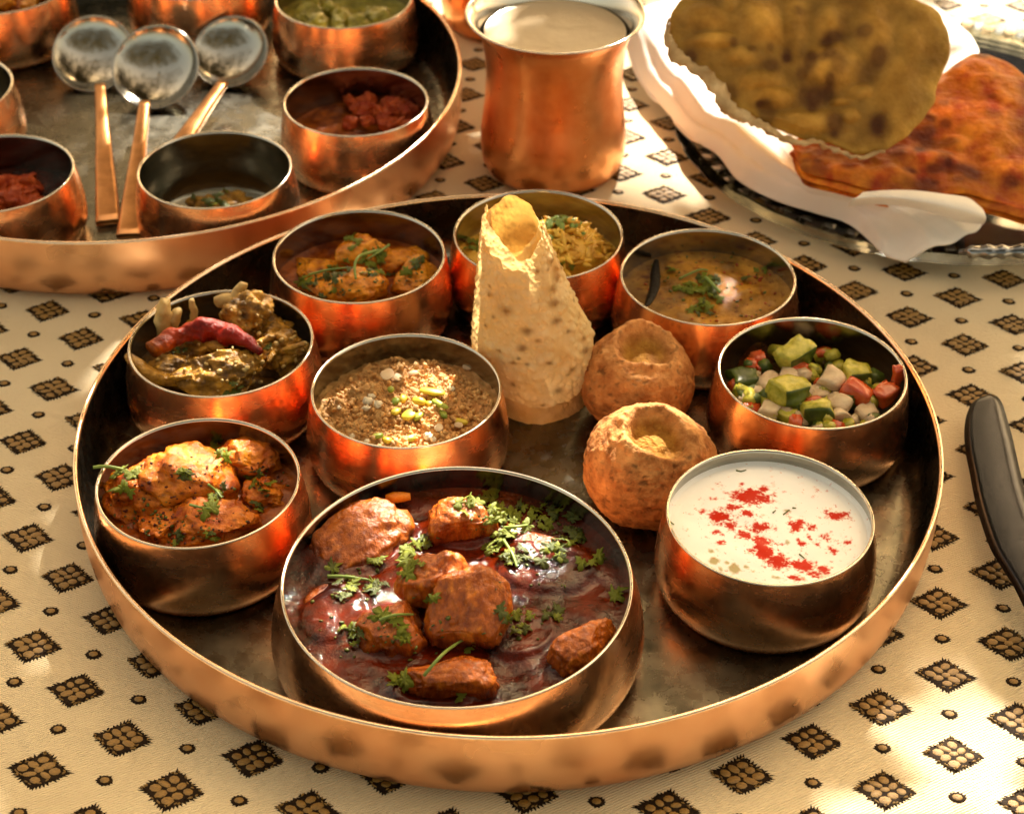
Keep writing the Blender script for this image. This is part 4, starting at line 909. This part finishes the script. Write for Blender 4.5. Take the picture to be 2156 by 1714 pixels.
# ------------------------------------------------------------------ back tray: food and spoons
def simple_dish(name, label, cat, k, level, gm, pieces, pm, pname, seed, herbs=None, mound=0.0):
    c = BC[k]; d = Dish(name, label, cat, (c[0], c[1], BZ + .002))
    V, F = disc(c, level, (inner_r(level) - .0002) * (.95 if k in 'abf' else 1), .002, 120, seed, 30, 80, mound=mound); d.add('gravy', V, F, M[gm])
    for i, (px, py, z, rad) in enumerate(pieces):
        V, F = chunk(tuple(P(px, py, z)), rad, (0, 0, i * 40), seed + i * 3, .36, 3, 4, 3.2, .9, .12); d.add(pname, V, F, M[pm])
    if herbs: leaves(d, herbs, dark='mix')
    return d
r = random.Random(3)
def scatter(cx, cy, sx, sy, n, z, s): return [(cx + r.uniform(-sx, sx), cy + r.uniform(-sy, sy), z + r.uniform(0, .004), (s * r.uniform(.7, 1.2), s * r.uniform(.6, 1), s * r.uniform(.5, .9))) for _ in range(n)]
simple_dish('red_chutney', 'chunky red tomato chutney in the back tray bowl', 'chutney', 'b', .022, 'gravy_orange', scatter(805, 240, 72, 28, 34, .025, .0062), 'chutney_red', 'tomato_lump', 201)
simple_dish('vegetable_curry', 'yellow green vegetable curry in the far bowl', 'curry', 'c', .030, 'veg_green', scatter(730, 30, 90, 26, 18, .033, .008), 'veg_green', 'vegetable_piece', 241)
simple_dish('orange_curry', 'orange curry in the corner bowl of the back tray', 'curry', 'd', .035, 'gravy_orange', scatter(40, -10, 50, 26, 6, .037, .009), 'chicken_yellow', 'curry_piece', 281)
simple_dish('red_curry', 'dark red curry in the bowl beside the spoon handles', 'curry', 'f', .022, 'gravy_red', scatter(30, 410, 50, 30, 12, .026, .009), 'chutney_red', 'meat_piece', 301)
simple_dish('green_chutney', 'little heap of green chutney left in a nearly empty bowl', 'chutney', 'a', .0050, 'steel', [(462, 436, .012, (.020, .013, .009)), (430, 446, .009, (.014, .010, .006)), (495, 444, .009, (.012, .010, .006)), (450, 450, .010, (.012, .008, .007))], 'meat_brown', 'chutney_heap', 331, [(470, 430, 30, 9, .005), (440, 440, 20, 5, .004)])

def ladle(label, head, neck, tip, hr, wid, tilt, zhead):
    hp = P(*head, zhead); t = thing('serving_spoon', label, 'spoon', (hp.x, hp.y, .0032), 'long copper handled spoons')
    n, m = 64, 20; V = []
    for j in range(m):
        a = (j / (m - 1)) * R(62)
        for k in range(n):
            b = 2 * math.pi * k / n; V.append((hr * math.sin(a) / math.sin(R(62)) * math.cos(b), hr * 1.06 * math.sin(a) / math.sin(R(62)) * math.sin(b), -hr * .95 * (math.cos(a) - math.cos(R(62))) / (1 - math.cos(R(62))) * .44))
    F = []
    for j in range(m - 1):
        for k in range(n): F.append((j * n + k, (j + 1) * n + k, (j + 1) * n + (k + 1) % n, j * n + (k + 1) % n))
    V = np.array(V) @ rotm(*tilt).T + np.array(hp)
    o = mesh('spoon_bowl', V, F, M['spoon'], t); md = o.modifiers.new('thickness', 'SOLIDIFY'); md.thickness = .0012; md.offset = -1
    nk = np.array(P(*neck, zhead - .003)); tp = np.array(P(*tip, .0062)); mid = nk * .55 + tp * .45 + np.array([0, 0, .001])
    dirv = tp - nk; dirv /= np.linalg.norm(dirv); side = np.cross(dirv, [0, 0, 1]); side /= np.linalg.norm(side)
    L = 26; V = []; F = []; start = nk - dirv * .012
    for i in range(L):
        f = i / (L - 1); p = start * (1 - f) ** 2 + 2 * mid * f * (1 - f) + tp * f * f
        w = np.interp(f, [0, .12, .3, 1], wid); th = np.interp(f, [0, .3, 1], [.0016, .0022, .0018])
        for (a, b) in ((-1, -1), (-1, 0.6), (-.7, 1), (.7, 1), (1, .6), (1, -1)): V.append(p + side * a * w + np.array([0, 0, b * th]))
    for i in range(L - 1):
        for k in range(6): k2 = (k + 1) % 6; F.append((i * 6 + k, i * 6 + k2, (i + 1) * 6 + k2, (i + 1) * 6 + k))
    F.append((0, 1, 2, 3, 4, 5)); F.append(tuple((L - 1) * 6 + k for k in range(6))[::-1])
    mesh('handle', V, F, M['brass_handle'], t)
WD = [.0036, .0040, .0044, .0080]
ladle('round headed spoon whose handle end lies nearest the red curry bowl', (196, 112), (212, 200), (228, 468), .0288, WD, (34, 4, 0), .022)
ladle('middle round headed spoon lying on top of the others', (327, 140), (302, 238), (272, 497), .0305, WD, (36, -3, 0), .026)
ladle('round headed spoon with its handle running behind the nearly empty bowl', (484, 108), (455, 196), (352, 345), .0275, WD, (32, -8, 0), .022)

# ------------------------------------------------------------------ bread plate
cp = (.2914, .3168); RP = .1812
t = thing('glass_plate', 'clear faceted glass plate under the napkin and breads', 'plate', (cp[0], cp[1], 0))
po = [(.0005, .0010), (.100, .0010), (.115, .0018), (.150, .0042), (RP - .003, .0066), (RP - .0024, .0074), (RP - .0036, .0082), (.150, .0062), (.113, .0042), (.098, .0032), (.0005, .0032)]
V, F = lathe(po, 140)
V = np.array(V); rr = np.hypot(V[:, 0], V[:, 1]); an = np.arctan2(V[:, 1], V[:, 0]); f = 1 + .006 * np.abs(np.sin(an * 18)) * (rr > .14); V[:, 0] *= f; V[:, 1] *= f
mesh('dish', V + np.array([cp[0], cp[1], 0]), F, M['glass'], t)
V, F = [], []
for k in range(64):
    a = 2 * math.pi * k / 64; cvec = np.array([cp[0] + .163 * math.cos(a), cp[1] + .163 * math.sin(a), .0082]); bx = np.array([[sx * .0070, sy * .0042, sz * .0009] for sx in (-1, 1) for sy in (-1, 1) for sz in (-1, 1)])
    bx[:, :2] *= np.where(bx[:, 2:] > 0, .6, 1); bb = bx @ rotm(0, -10, math.degrees(a)).T + cvec
    F += [tuple(i + len(V) for i in q) for q in ((0, 1, 3, 2), (4, 6, 7, 5), (0, 4, 5, 1), (2, 3, 7, 6), (1, 5, 7, 3), (0, 2, 6, 4))]; V += bb.tolist()
o = mesh('cut_facets', V, F, M['glass'], t, smooth=False); o['kind'] = 'stuff'
c2 = crop(2300, 0, 1.54)
def curve(pts, z): return [np.array(P(*c2(x, y), zz)) for (x, y), zz in zip(pts, z)]
C = [curve([(-90, 120), (0, 400), (140, 565), (300, 740), (450, 835), (570, 980), (780, 1090), (1000, 1160), (1200, 1225), (1370, 1375), (1500, 1432)], [.016, .014, .013, .013, .0135, .014, .014, .014, .014, .014, .014]),
     curve([(-60, 90), (50, 350), (180, 510), (330, 670), (480, 765), (610, 900), (830, 1030), (1050, 1110), (1280, 1170), (1480, 1270), (1660, 1370)], [.021] * 11),
     curve([(-20, 60), (110, 280), (260, 450), (400, 600), (520, 680), (650, 800), (860, 960), (1070, 1055), (1330, 1105), (1560, 1180), (1830, 1300)], [.030, .031, .031, .030, .030, .030, .029, .029, .029, .030, .027]),
     curve([(60, 30), (180, 230), (310, 400), (450, 540), (590, 640), (730, 740), (880, 900), (1090, 1010), (1380, 1075), (1620, 1130), (1925, 1240)], [.031, .032, .030, .029, .032, .029, .029, .030, .030, .031, .026]),
     curve([(140, 10), (250, 200), (380, 330), (520, 480), (640, 610), (800, 700), (900, 850), (1130, 960), (1420, 1040), (1680, 1090), (1920, 1180)], [.032, .033, .031, .030, .033, .029, .029, .030, .031, .030, .024]),
     curve([(300, -60), (430, 60), (560, 200), (700, 300), (860, 400), (1000, 480), (1120, 600), (1350, 700), (1600, 780), (1780, 850), (1880, 1060)], [.027] * 11),
     curve([(500, -500), (700, -480), (900, -440), (1100, -380), (1300, -300), (1450, -200), (1560, -80), (1680, 40), (1780, 130), (1860, 200), (1905, 280)], [.026] * 11)]
U_ = 150; Cs = [spline(cc_, U_) for cc_ in C]
NV = 60; V = np.zeros((U_, NV, 3))
for i in range(U_): V[i] = spline([cs[i] for cs in Cs], NV)
ridge = np.interp(np.arange(NV) / (NV - 1), [0, .05, .15, .3, .45, .6, 1], [0, 1, .6, 1, .5, .1, 0])
uu = np.linspace(0, 1, U_)[:, None]
nz = fbm(np.stack([np.repeat(uu * 14, NV, 1).ravel(), np.tile(np.arange(NV) / NV * 3, U_), np.zeros(U_ * NV)], -1), 3, 90).reshape(U_, NV)
V[:, :, 2] += nz * .0028 * ridge[None, :]
vv = np.arange(NV)[None, :] / (NV - 1)
V[:, :, 2] += ridge[None, :] * ((0.0017 * np.sin(2 * np.pi * (vv * 5.2 + .35 * np.sin(uu * 7) + uu * 1.2))))
V[:, :, 2] = np.maximum(V[:, :, 2] - .004 * np.exp(-(vv / .06) ** 2), .0088)
o = mesh('napkin', V.reshape(-1, 3), grid_faces(U_, NV), M['napkin'], loc=tuple(V[75, 20])); tag(o, 'white cotton napkin folded along the glass plate edge', 'napkin')
md = o.modifiers.new('thickness', 'SOLIDIFY'); md.thickness = .0014; md.offset = -1
# the second fold of the napkin, a loose roll lying on the first at its end
Cr = [curve([(1180, 1150), (1320, 1140), (1480, 1150), (1640, 1185), (1800, 1235), (1930, 1250)], [.027, .030, .032, .032, .031, .028]),
      curve([(1200, 1120), (1330, 1110), (1490, 1120), (1660, 1150), (1830, 1180), (1945, 1215)], [.041, .043, .045, .045, .043, .038]),
      curve([(1230, 1095), (1350, 1085), (1520, 1090), (1690, 1110), (1850, 1130), (1930, 1170)], [.044, .046, .048, .048, .045, .040]),
      curve([(1260, 1070), (1380, 1060), (1540, 1060), (1710, 1080), (1840, 1100), (1900, 1140)], [.041, .043, .044, .044, .041, .034])]
Cs = [spline(q, 60) for q in Cr]; V2 = np.array([spline([q[i] for q in Cs], 26) for i in range(60)])
fold = mesh('folded_layer', V2.reshape(-1, 3), grid_faces(60, 26), M['napkin'], o); md = fold.modifiers.new('thickness', 'SOLIDIFY'); md.thickness = .0014

def flatbread(name, label, outline, ctr, zf, thick, bubbles, m, spots, seed, edgecol, amp, nd=(0, 0, 1)):
    nA, nR = 200, 70
    o3 = [np.array(P(*c2(x, y), zf(x, y))) for x, y in outline]; ring = spline(o3 + [o3[0]], nA + 1)[:-1]
    cc = np.array(P(*c2(*ctr), zf(*ctr))); s = np.linspace(0, 1, nR) ** .8
    V = cc + (ring[:, None, :] - cc) * s[None, :, None]
    ed = np.clip((1 - s) / .10, 0, 1); q = V.reshape(-1, 3)
    rag = 1 + .022 * fbm(q[nR - 1::nR] * 55, 3, seed)
    V = cc + (V - cc) * (1 + (rag[:, None, None] - 1) * s[None, :, None] ** 2); q = V.reshape(-1, 3)
    h = np.zeros(len(q))
    for (x, y, rx, ry, hh) in bubbles:
        p = P(*c2(x, y), zf(x, y)); e = P(*c2(x + rx, y), zf(x + rx, y)); g = P(*c2(x, y - ry), zf(x, y - ry))
        h = np.maximum(h, hh * np.exp(-((((q[:, 0] - p.x) / (e.x - p.x)) ** 2 + ((q[:, 1] - p.y) / (g.y - p.y)) ** 2)) ** 1.7))
    nd = np.array(nd, float); nd /= np.linalg.norm(nd)
    top = q + nd * ((h + amp * fbm(q * 45, 4, seed + 1)) * np.tile(ed, nA) + thick * np.tile(np.sqrt(np.clip(ed, 0, 1)), nA))[:, None]
    bot = q - nd * (thick * .5 * np.tile(np.sqrt(ed), nA))[:, None]
    F = grid_faces(nA, nR, True); n = nA * nR
    F2 = [tuple(i + n for i in f)[::-1] for f in F]
    allV = np.concatenate([top, bot])
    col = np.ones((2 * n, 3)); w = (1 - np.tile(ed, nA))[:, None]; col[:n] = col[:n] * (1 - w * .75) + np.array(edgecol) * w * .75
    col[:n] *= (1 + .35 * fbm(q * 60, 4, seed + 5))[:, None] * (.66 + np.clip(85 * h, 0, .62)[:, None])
    r = np.random.RandomState(seed)
    for k in range(spots):
        j = r.randint(n); s_ = r.uniform(.0022, .0062); mk = np.exp(-(((q[:, 0] - q[j, 0]) / s_) ** 2 + ((q[:, 1] - q[j, 1]) / (s_ * r.uniform(.5, 1.2))) ** 2))[:, None]; mk = np.clip(mk * 1.6, 0, 1) * r.uniform(.45, .9)
        col[:n] = col[:n] * (1 - mk) + np.array([.16, .08, .05]) * mk
    col[n:] = np.array(edgecol)
    o = mesh(name, allV, F + F2, M[m], loc=tuple(cc), col=col); 
    if label: tag(o, label, 'flatbread')
    return o
RED = [(860, 815), (905, 900), (950, 965), (1150, 1020), (1400, 1085), (1620, 1095), (1830, 1085), (2000, 1130), (2300, 1180), (2420, 900), (2330, 560), (2150, 410), (2030, 340), (1900, 295), (1800, 340), (1690, 420), (1500, 480), (1200, 560), (1000, 680)]
BRN = [(185, 110), (195, 240), (260, 330), (380, 400), (470, 500), (540, 590), (650, 660), (760, 720), (900, 770), (1080, 800), (1230, 860), (1400, 830), (1530, 730), (1640, 600), (1700, 440), (1740, 250), (1700, 110), (1560, 0), (1300, -90), (900, -140), (500, -90), (260, 0)]
def shifted(o, ctr, dx, dy, k): return [(ctr[0] + (x - ctr[0]) * k + dx, ctr[1] + (y - ctr[1]) * k + dy) for x, y in o]
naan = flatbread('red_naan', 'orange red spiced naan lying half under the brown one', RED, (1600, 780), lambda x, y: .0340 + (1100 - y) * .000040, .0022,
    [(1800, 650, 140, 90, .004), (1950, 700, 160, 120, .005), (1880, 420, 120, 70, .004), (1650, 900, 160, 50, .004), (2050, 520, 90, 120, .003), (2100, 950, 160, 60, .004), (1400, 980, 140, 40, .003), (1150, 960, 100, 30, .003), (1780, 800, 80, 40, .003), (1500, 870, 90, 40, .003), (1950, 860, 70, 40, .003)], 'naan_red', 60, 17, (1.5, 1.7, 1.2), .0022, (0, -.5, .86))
for k_, (dx, dy, zz, sd) in enumerate(((-10, 40, .0350, 33), (0, 78, .0318, 35))):
    lay = flatbread('naan_layer', None, shifted(RED, (1600, 780), dx, dy, .995 - .012 * k_), (1600, 800), lambda x, y, zz=zz: zz - .0025 + (1100 - y) * .000036, .0016, [], 'naan_red', 40, sd, (1.5, 1.9, 1.6), .0018); lay.parent = naan; lay.location = lay.location - naan.location
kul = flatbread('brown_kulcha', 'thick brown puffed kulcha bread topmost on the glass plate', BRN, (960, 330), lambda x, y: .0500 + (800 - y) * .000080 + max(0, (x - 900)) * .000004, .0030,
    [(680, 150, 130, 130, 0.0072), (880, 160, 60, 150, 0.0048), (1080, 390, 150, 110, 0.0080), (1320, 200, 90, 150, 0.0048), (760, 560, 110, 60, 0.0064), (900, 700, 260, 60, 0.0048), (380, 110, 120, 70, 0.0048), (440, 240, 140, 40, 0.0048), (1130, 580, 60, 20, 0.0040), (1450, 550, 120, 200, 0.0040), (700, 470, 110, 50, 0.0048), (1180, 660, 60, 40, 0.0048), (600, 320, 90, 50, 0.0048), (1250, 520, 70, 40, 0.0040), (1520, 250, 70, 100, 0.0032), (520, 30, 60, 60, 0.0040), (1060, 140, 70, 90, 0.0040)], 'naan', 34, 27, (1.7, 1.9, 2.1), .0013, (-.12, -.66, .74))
def zk_(x, y): return .0500 + (800 - y) * .000080 + max(0, (x - 900)) * .000004
lipo = BRN[:12]
path = [np.array(P(*c2(x - 14, y + 10), zk_(x, y) + .001)) for x, y in lipo]
V, F = tube(path, [.0012, .0030, .0036, .0048, .0062, .0058, .0046, .0032, .0026, .0022, .0018, .0010], 22, 150, .55)
q_ = V.copy(); V = V + (.0016 * fbm(V * 120, 4, 91) + .0008 * fbm(V * 400, 2, 92))[:, None] * np.array([1, .6, 1])
cl = (1 + .3 * fbm(q_ * 90, 3, 93))[:, None] * np.ones(3); bk = np.clip(fbm(q_ * 75, 3, 94) - .28, 0, 1)[:, None] * 1.8; cl = cl * (1 - np.clip(bk, 0, .75)) + np.array([.35, .2, .12]) * np.clip(bk, 0, .75)
mesh('folded_edge', V, F, M['naan_pale'], kul, col=cl)

# ------------------------------------------------------------------ cutlery
kq = crop(3200, 1300, 857 / 500.0)
Lp = [(585, 236), (540, 262), (505, 330), (490, 400), (487, 480), (498, 590), (520, 700), (560, 900), (640, 1150), (720, 1290), (790, 1400), (850, 1520), (930, 1680), (1010, 1850), (1100, 2050)]
Rp = [(640, 228), (690, 236), (722, 280), (742, 340), (762, 410), (785, 490), (805, 580), (850, 770), (910, 960), (980, 1130), (1050, 1270), (1120, 1400), (1190, 1560), (1260, 1740), (1340, 1950)]
def zk(i): return .0105 + .0005 * i
kl = spline([np.array(P(*kq(x, y), zk(i))) for i, (x, y) in enumerate(Lp)], 70); kr = spline([np.array(P(*kq(x, y), zk(i))) for i, (x, y) in enumerate(Rp)], 70)
V, F = [], []
for i in range(70):
    a, b = kl[i], kr[i]; mdl = (a + b) / 2
    V += [a, a * .8 + b * .2 + [0, 0, .0009], a * .25 + b * .75 + [0, 0, .0012], b + [0, 0, .0008], b - [0, 0, .0006], a * .7 + b * .3 - [0, 0, .0008]]
for i in range(69):
    for k in range(6): k2 = (k + 1) % 6; F.append((i * 6 + k, (i + 1) * 6 + k, (i + 1) * 6 + k2, i * 6 + k2))
F.append((0, 1, 2, 3, 4, 5)); F.append(tuple(69 * 6 + k for k in range(6))[::-1])
t = thing('table_knife', 'broad dark steel table knife lying beside the front tray', 'knife', tuple(kl[30] * .5 + kr[30] * .5))
mesh('blade', V, F, M['blade'], t)
e = (kl[-1] + kr[-1]) / 2
V, F = tube([e - (e - kl[-14] * .5 - kr[-14] * .5) * .3, e + np.array([.012, -.06, .0005]), e + np.array([.028, -.13, -.004])], [.0075, .0085, .010], 14, 24, .55); mesh('handle', V, F, M['silver'], t)
path = [np.array(P(x, y, z)) for x, y, z in [(2018, 532, .018), (2045, 531, .0215), (2090, 531, .0225), (2130, 530, .0225), (2200, 528, .0225), (2330, 522, .020)]]
V, F = tube(path, [.0012, .0036, .0042, .0036, .0044, .004], 16, 60)
tt = np.repeat(np.linspace(0, 1, 60), 16); cn = np.repeat(spline(path, 60), 16, axis=0); V = cn + (V - cn) * (1 + .18 * np.sin(tt * 40))[:, None]
o = mesh('fork_handle', V, F, M['silver'], loc=tuple(path[2])); tag(o, 'dark beaded silver fork handle resting on the glass plate edge', 'fork')

# ------------------------------------------------------------------ added tree outside the frame, leaves placed and dropped to shape sun patches
def inpoly(pts, x, y):
    r = np.zeros(x.shape, bool); n = len(pts)
    for i in range(n):
        x0, y0 = pts[i]; x1, y1 = pts[(i + 1) % n]
        if y0 == y1: continue
        r ^= ((y0 > y) != (y1 > y)) & (x < (x1 - x0) * (y - y0) / (y1 - y0) + x0)
    return r
k3 = crop(3000, 2400, 3.08)
SUNNY = [[(1310, -400), (1395, 120), (1440, 300), (1530, 385), (1415, 445), (1300, 420), (1290, 350), (1310, 120)],
         [(1990, -300), (2600, -300), (2600, 820), (2180, 900), (2120, 800), (2058, 820), (1990, 1010), (1995, 1120), (2030, 1210), (2010, 1260), (1940, 1290), (1960, 1000), (2012, 853), (2050, 700), (2066, 560), (2120, 545), (2100, 330), (2010, 150)],
         [k3(*q) for q in ((930, 430), (1400, 410), (1790, 240), (1960, 1380), (2000, 2200), (-600, 2200), (230, 1666), (620, 1150), (680, 980))],
         [(-400, 1640), (-100, 1640), (-100, 2000), (-400, 2000)],
         [(560, -400), (1000, -400), (990, 100), (960, 240), (900, 120), (880, -60), (600, -40)]]
SUNNY = [[tuple(P(x, y, 0.0)[:2]) for x, y in pg] for pg in SUNNY]
SPOTS = [(1075, 460, .118, .03), (1100, 540, .10, .034), (1130, 620, .08, .036), (1150, 720, .06, .034), (960, 1200, .05, .034), (1040, 1090, .045, .026), (1000, 1290, .045, .022), (880, 1330, .040, .014), (930, 1420, .042, .014),
         (440, 700, .055, .016), (780, 830, .040, .014), (860, 860, .040, .016), (430, 940, .052, .016), (300, 985, .05, .012), (1180, 470, .045, .016), (1680, 820, .042, .014), (1780, 760, .045, .012),
         (325, 140, .03, .03), (480, 110, .03, .025), (560, 1130, .03, .02), (330, 560, .04, .02), (640, 300, .05, .03), (960, 300, .04, .02), (700, 150, .03, .03)]
tree = thing('added_shade_tree', 'added unseen tree whose leaves shape the sun and shade on the table', 'tree', (1.5, 2.3, -0.76))
rs = np.random.RandomState(12); NL = 9000
lx = rs.uniform(-1.3, 2.6, NL); ly = rs.uniform(0.25, 3.4, NL); lz = 0.85 + rs.uniform(0, 1, NL) ** 1.3 * 1.0
sz = rs.uniform(.045, .075, NL)
NT = 6500; tx_, ty_, tz_ = rs.uniform(-.80, .80, NT), rs.uniform(-.60, 1.05, NT), .85 + rs.uniform(0, 1, NT) * .9      # leaves added where their shadows land on the table
lx = np.concatenate([lx[:3000], tx_ + tz_ / SDIR.z * SDIR.x]); ly = np.concatenate([ly[:3000], ty_ + tz_ / SDIR.z * SDIR.y]); lz = np.concatenate([lz[:3000], tz_]); sz = np.concatenate([sz[:3000], rs.uniform(.04, .065, NT)]); NL = len(lx)
N2 = 5200; lx = np.concatenate([lx, rs.uniform(-2.6, 2.6, N2)]); ly = np.concatenate([ly, rs.uniform(2.6, 5.5, N2)]); lz = np.concatenate([lz, rs.uniform(1.1, 4.6, N2)]); sz = np.concatenate([sz, rs.uniform(.09, .14, N2)]); NL += N2  # far leaves added as a dark background for metal and gravy reflections
N3 = 3000; lx = np.concatenate([lx, rs.uniform(-2.8, 2.8, N3)]); ly = np.concatenate([ly, rs.uniform(-3.6, -.45, N3)]); lz = np.concatenate([lz, rs.uniform(1.35, 2.7, N3)]); sz = np.concatenate([sz, rs.uniform(.09, .14, N3)]); NL += N3  # leaves added on the camera side for contrast in the copper reflections
keep = np.ones(NL, bool)
def shadow(zz): t = (lz - zz) / SDIR.z; return lx - t * SDIR.x, ly - t * SDIR.y
gx, gy = shadow(0.0)
for pg in SUNNY:
    for ox, oy in ((0, 0), (1, 0), (-1, 0), (0, 1), (0, -1), (.7, .7), (-.7, .7), (.7, -.7), (-.7, -.7)): keep &= ~inpoly(pg, gx + ox * sz * .72, gy + oy * sz * .72)
for (px, py, z, r_) in SPOTS:
    p = P(px, py, z); ax, ay = shadow(z); keep &= np.hypot(ax - p.x, ay - p.y) > r_ + sz * .6
dark = []
floor_shade = [[(2020, 850), (2200, 850), (2200, 1290), (2075, 1210), (2030, 1000)], [(1060, 880), (1260, 880), (1290, 1100), (1100, 1090)], [(1800, 1010), (1900, 930), (1960, 900), (1975, 1080), (1930, 1200), (1840, 1280)], [(380, 1270), (620, 1270), (600, 1540), (420, 1420)], [(1290, 1260), (1400, 1260), (1560, 1440), (1360, 1500), (1240, 1520)], [(640, 960), (740, 1040), (640, 1160), (600, 1080)]]
ax_, ay_ = shadow(.060)
keep |= inpoly([tuple(P(*c2(x, y), .060)[:2]) for x, y in ((1500, 480), (1700, 330), (1900, 240), (2300, 380), (2400, 900), (2000, 1180), (1400, 1120))], ax_, ay_)
fx_, fy_ = shadow(.003)
for pg in floor_shade: keep |= inpoly([tuple(P(x, y, .003)[:2]) for x, y in pg], fx_, fy_)
dark += [((1450, 1000), (1620, 960), (1800, 1030), (1830, 1120), (1760, 1190), (1620, 1225), (1470, 1180), (1410, 1090))]
for pg in dark:
    bx_, by_ = shadow(.055); keep |= inpoly([tuple(P(x, y, .055)[:2]) for x, y in pg], bx_, by_)
for (px, py, z, r_) in [(1415, 880, .056, .014), (1390, 770, .050, .010), (960, 1180, .052, .020)]:
    p = P(px, py, z); ax, ay = shadow(z); keep &= np.hypot(ax - p.x, ay - p.y) > r_ + sz * .6
gap = fbm(np.stack([lx * 2.2, ly * 2.2, lz * 2.2], -1), 2, 44); keep &= (gap > -0.55) | ((np.abs(gx) < .7) & (np.abs(gy - .1) < .7))
V, F = [], []
for i in np.nonzero(keep)[0]:
    a = rs.uniform(0, 6.28); s_ = sz[i]; rm = rotm(rs.uniform(-35, 35), rs.uniform(-35, 35), math.degrees(a)); c0 = np.array([lx[i], ly[i], lz[i]])
    q = np.array([[-1, 0, 0], [-.4, .34, .10], [.3, .30, .06], [1, 0, -.16], [.3, -.30, .06], [-.4, -.34, .10], [-.4, 0, 0], [.3, 0, 0]]) * s_
    n = len(V); V += (q @ rm.T + c0).tolist(); F += [(n, n + 6, n + 1), (n + 6, n + 7, n + 2, n + 1), (n + 7, n + 3, n + 2), (n, n + 5, n + 6), (n + 6, n + 5, n + 4, n + 7), (n + 7, n + 4, n + 3)]
mesh('crown', V, F, M['tree_leaf'], tree, smooth=False)
V, F = tube([np.array([1.5, 2.3, -.78]), np.array([1.45, 2.25, .1]), np.array([1.3, 2.15, .9]), np.array([1.1, 2.0, 1.7])], [.16, .12, .10, .05], 14, 20); mesh('trunk', V, F, M['pole'], tree)
for q in [((1.35, 2.2, .7), (.9, 1.6, 1.1), (.3, 1.0, 1.25)), ((1.3, 2.15, .9), (.6, 2.2, 1.3), (-.6, 2.3, 1.5)), ((1.4, 2.2, .8), (1.6, 1.5, 1.2), (1.5, .7, 1.3)), ((1.2, 2.1, 1.2), (.6, 2.7, 1.6), (0, 3.1, 1.7))]:
    V, F = tube([np.array(x) for x in q], [.05, .03, .012], 10, 16); mesh('limb', V, F, M['pole'], tree)
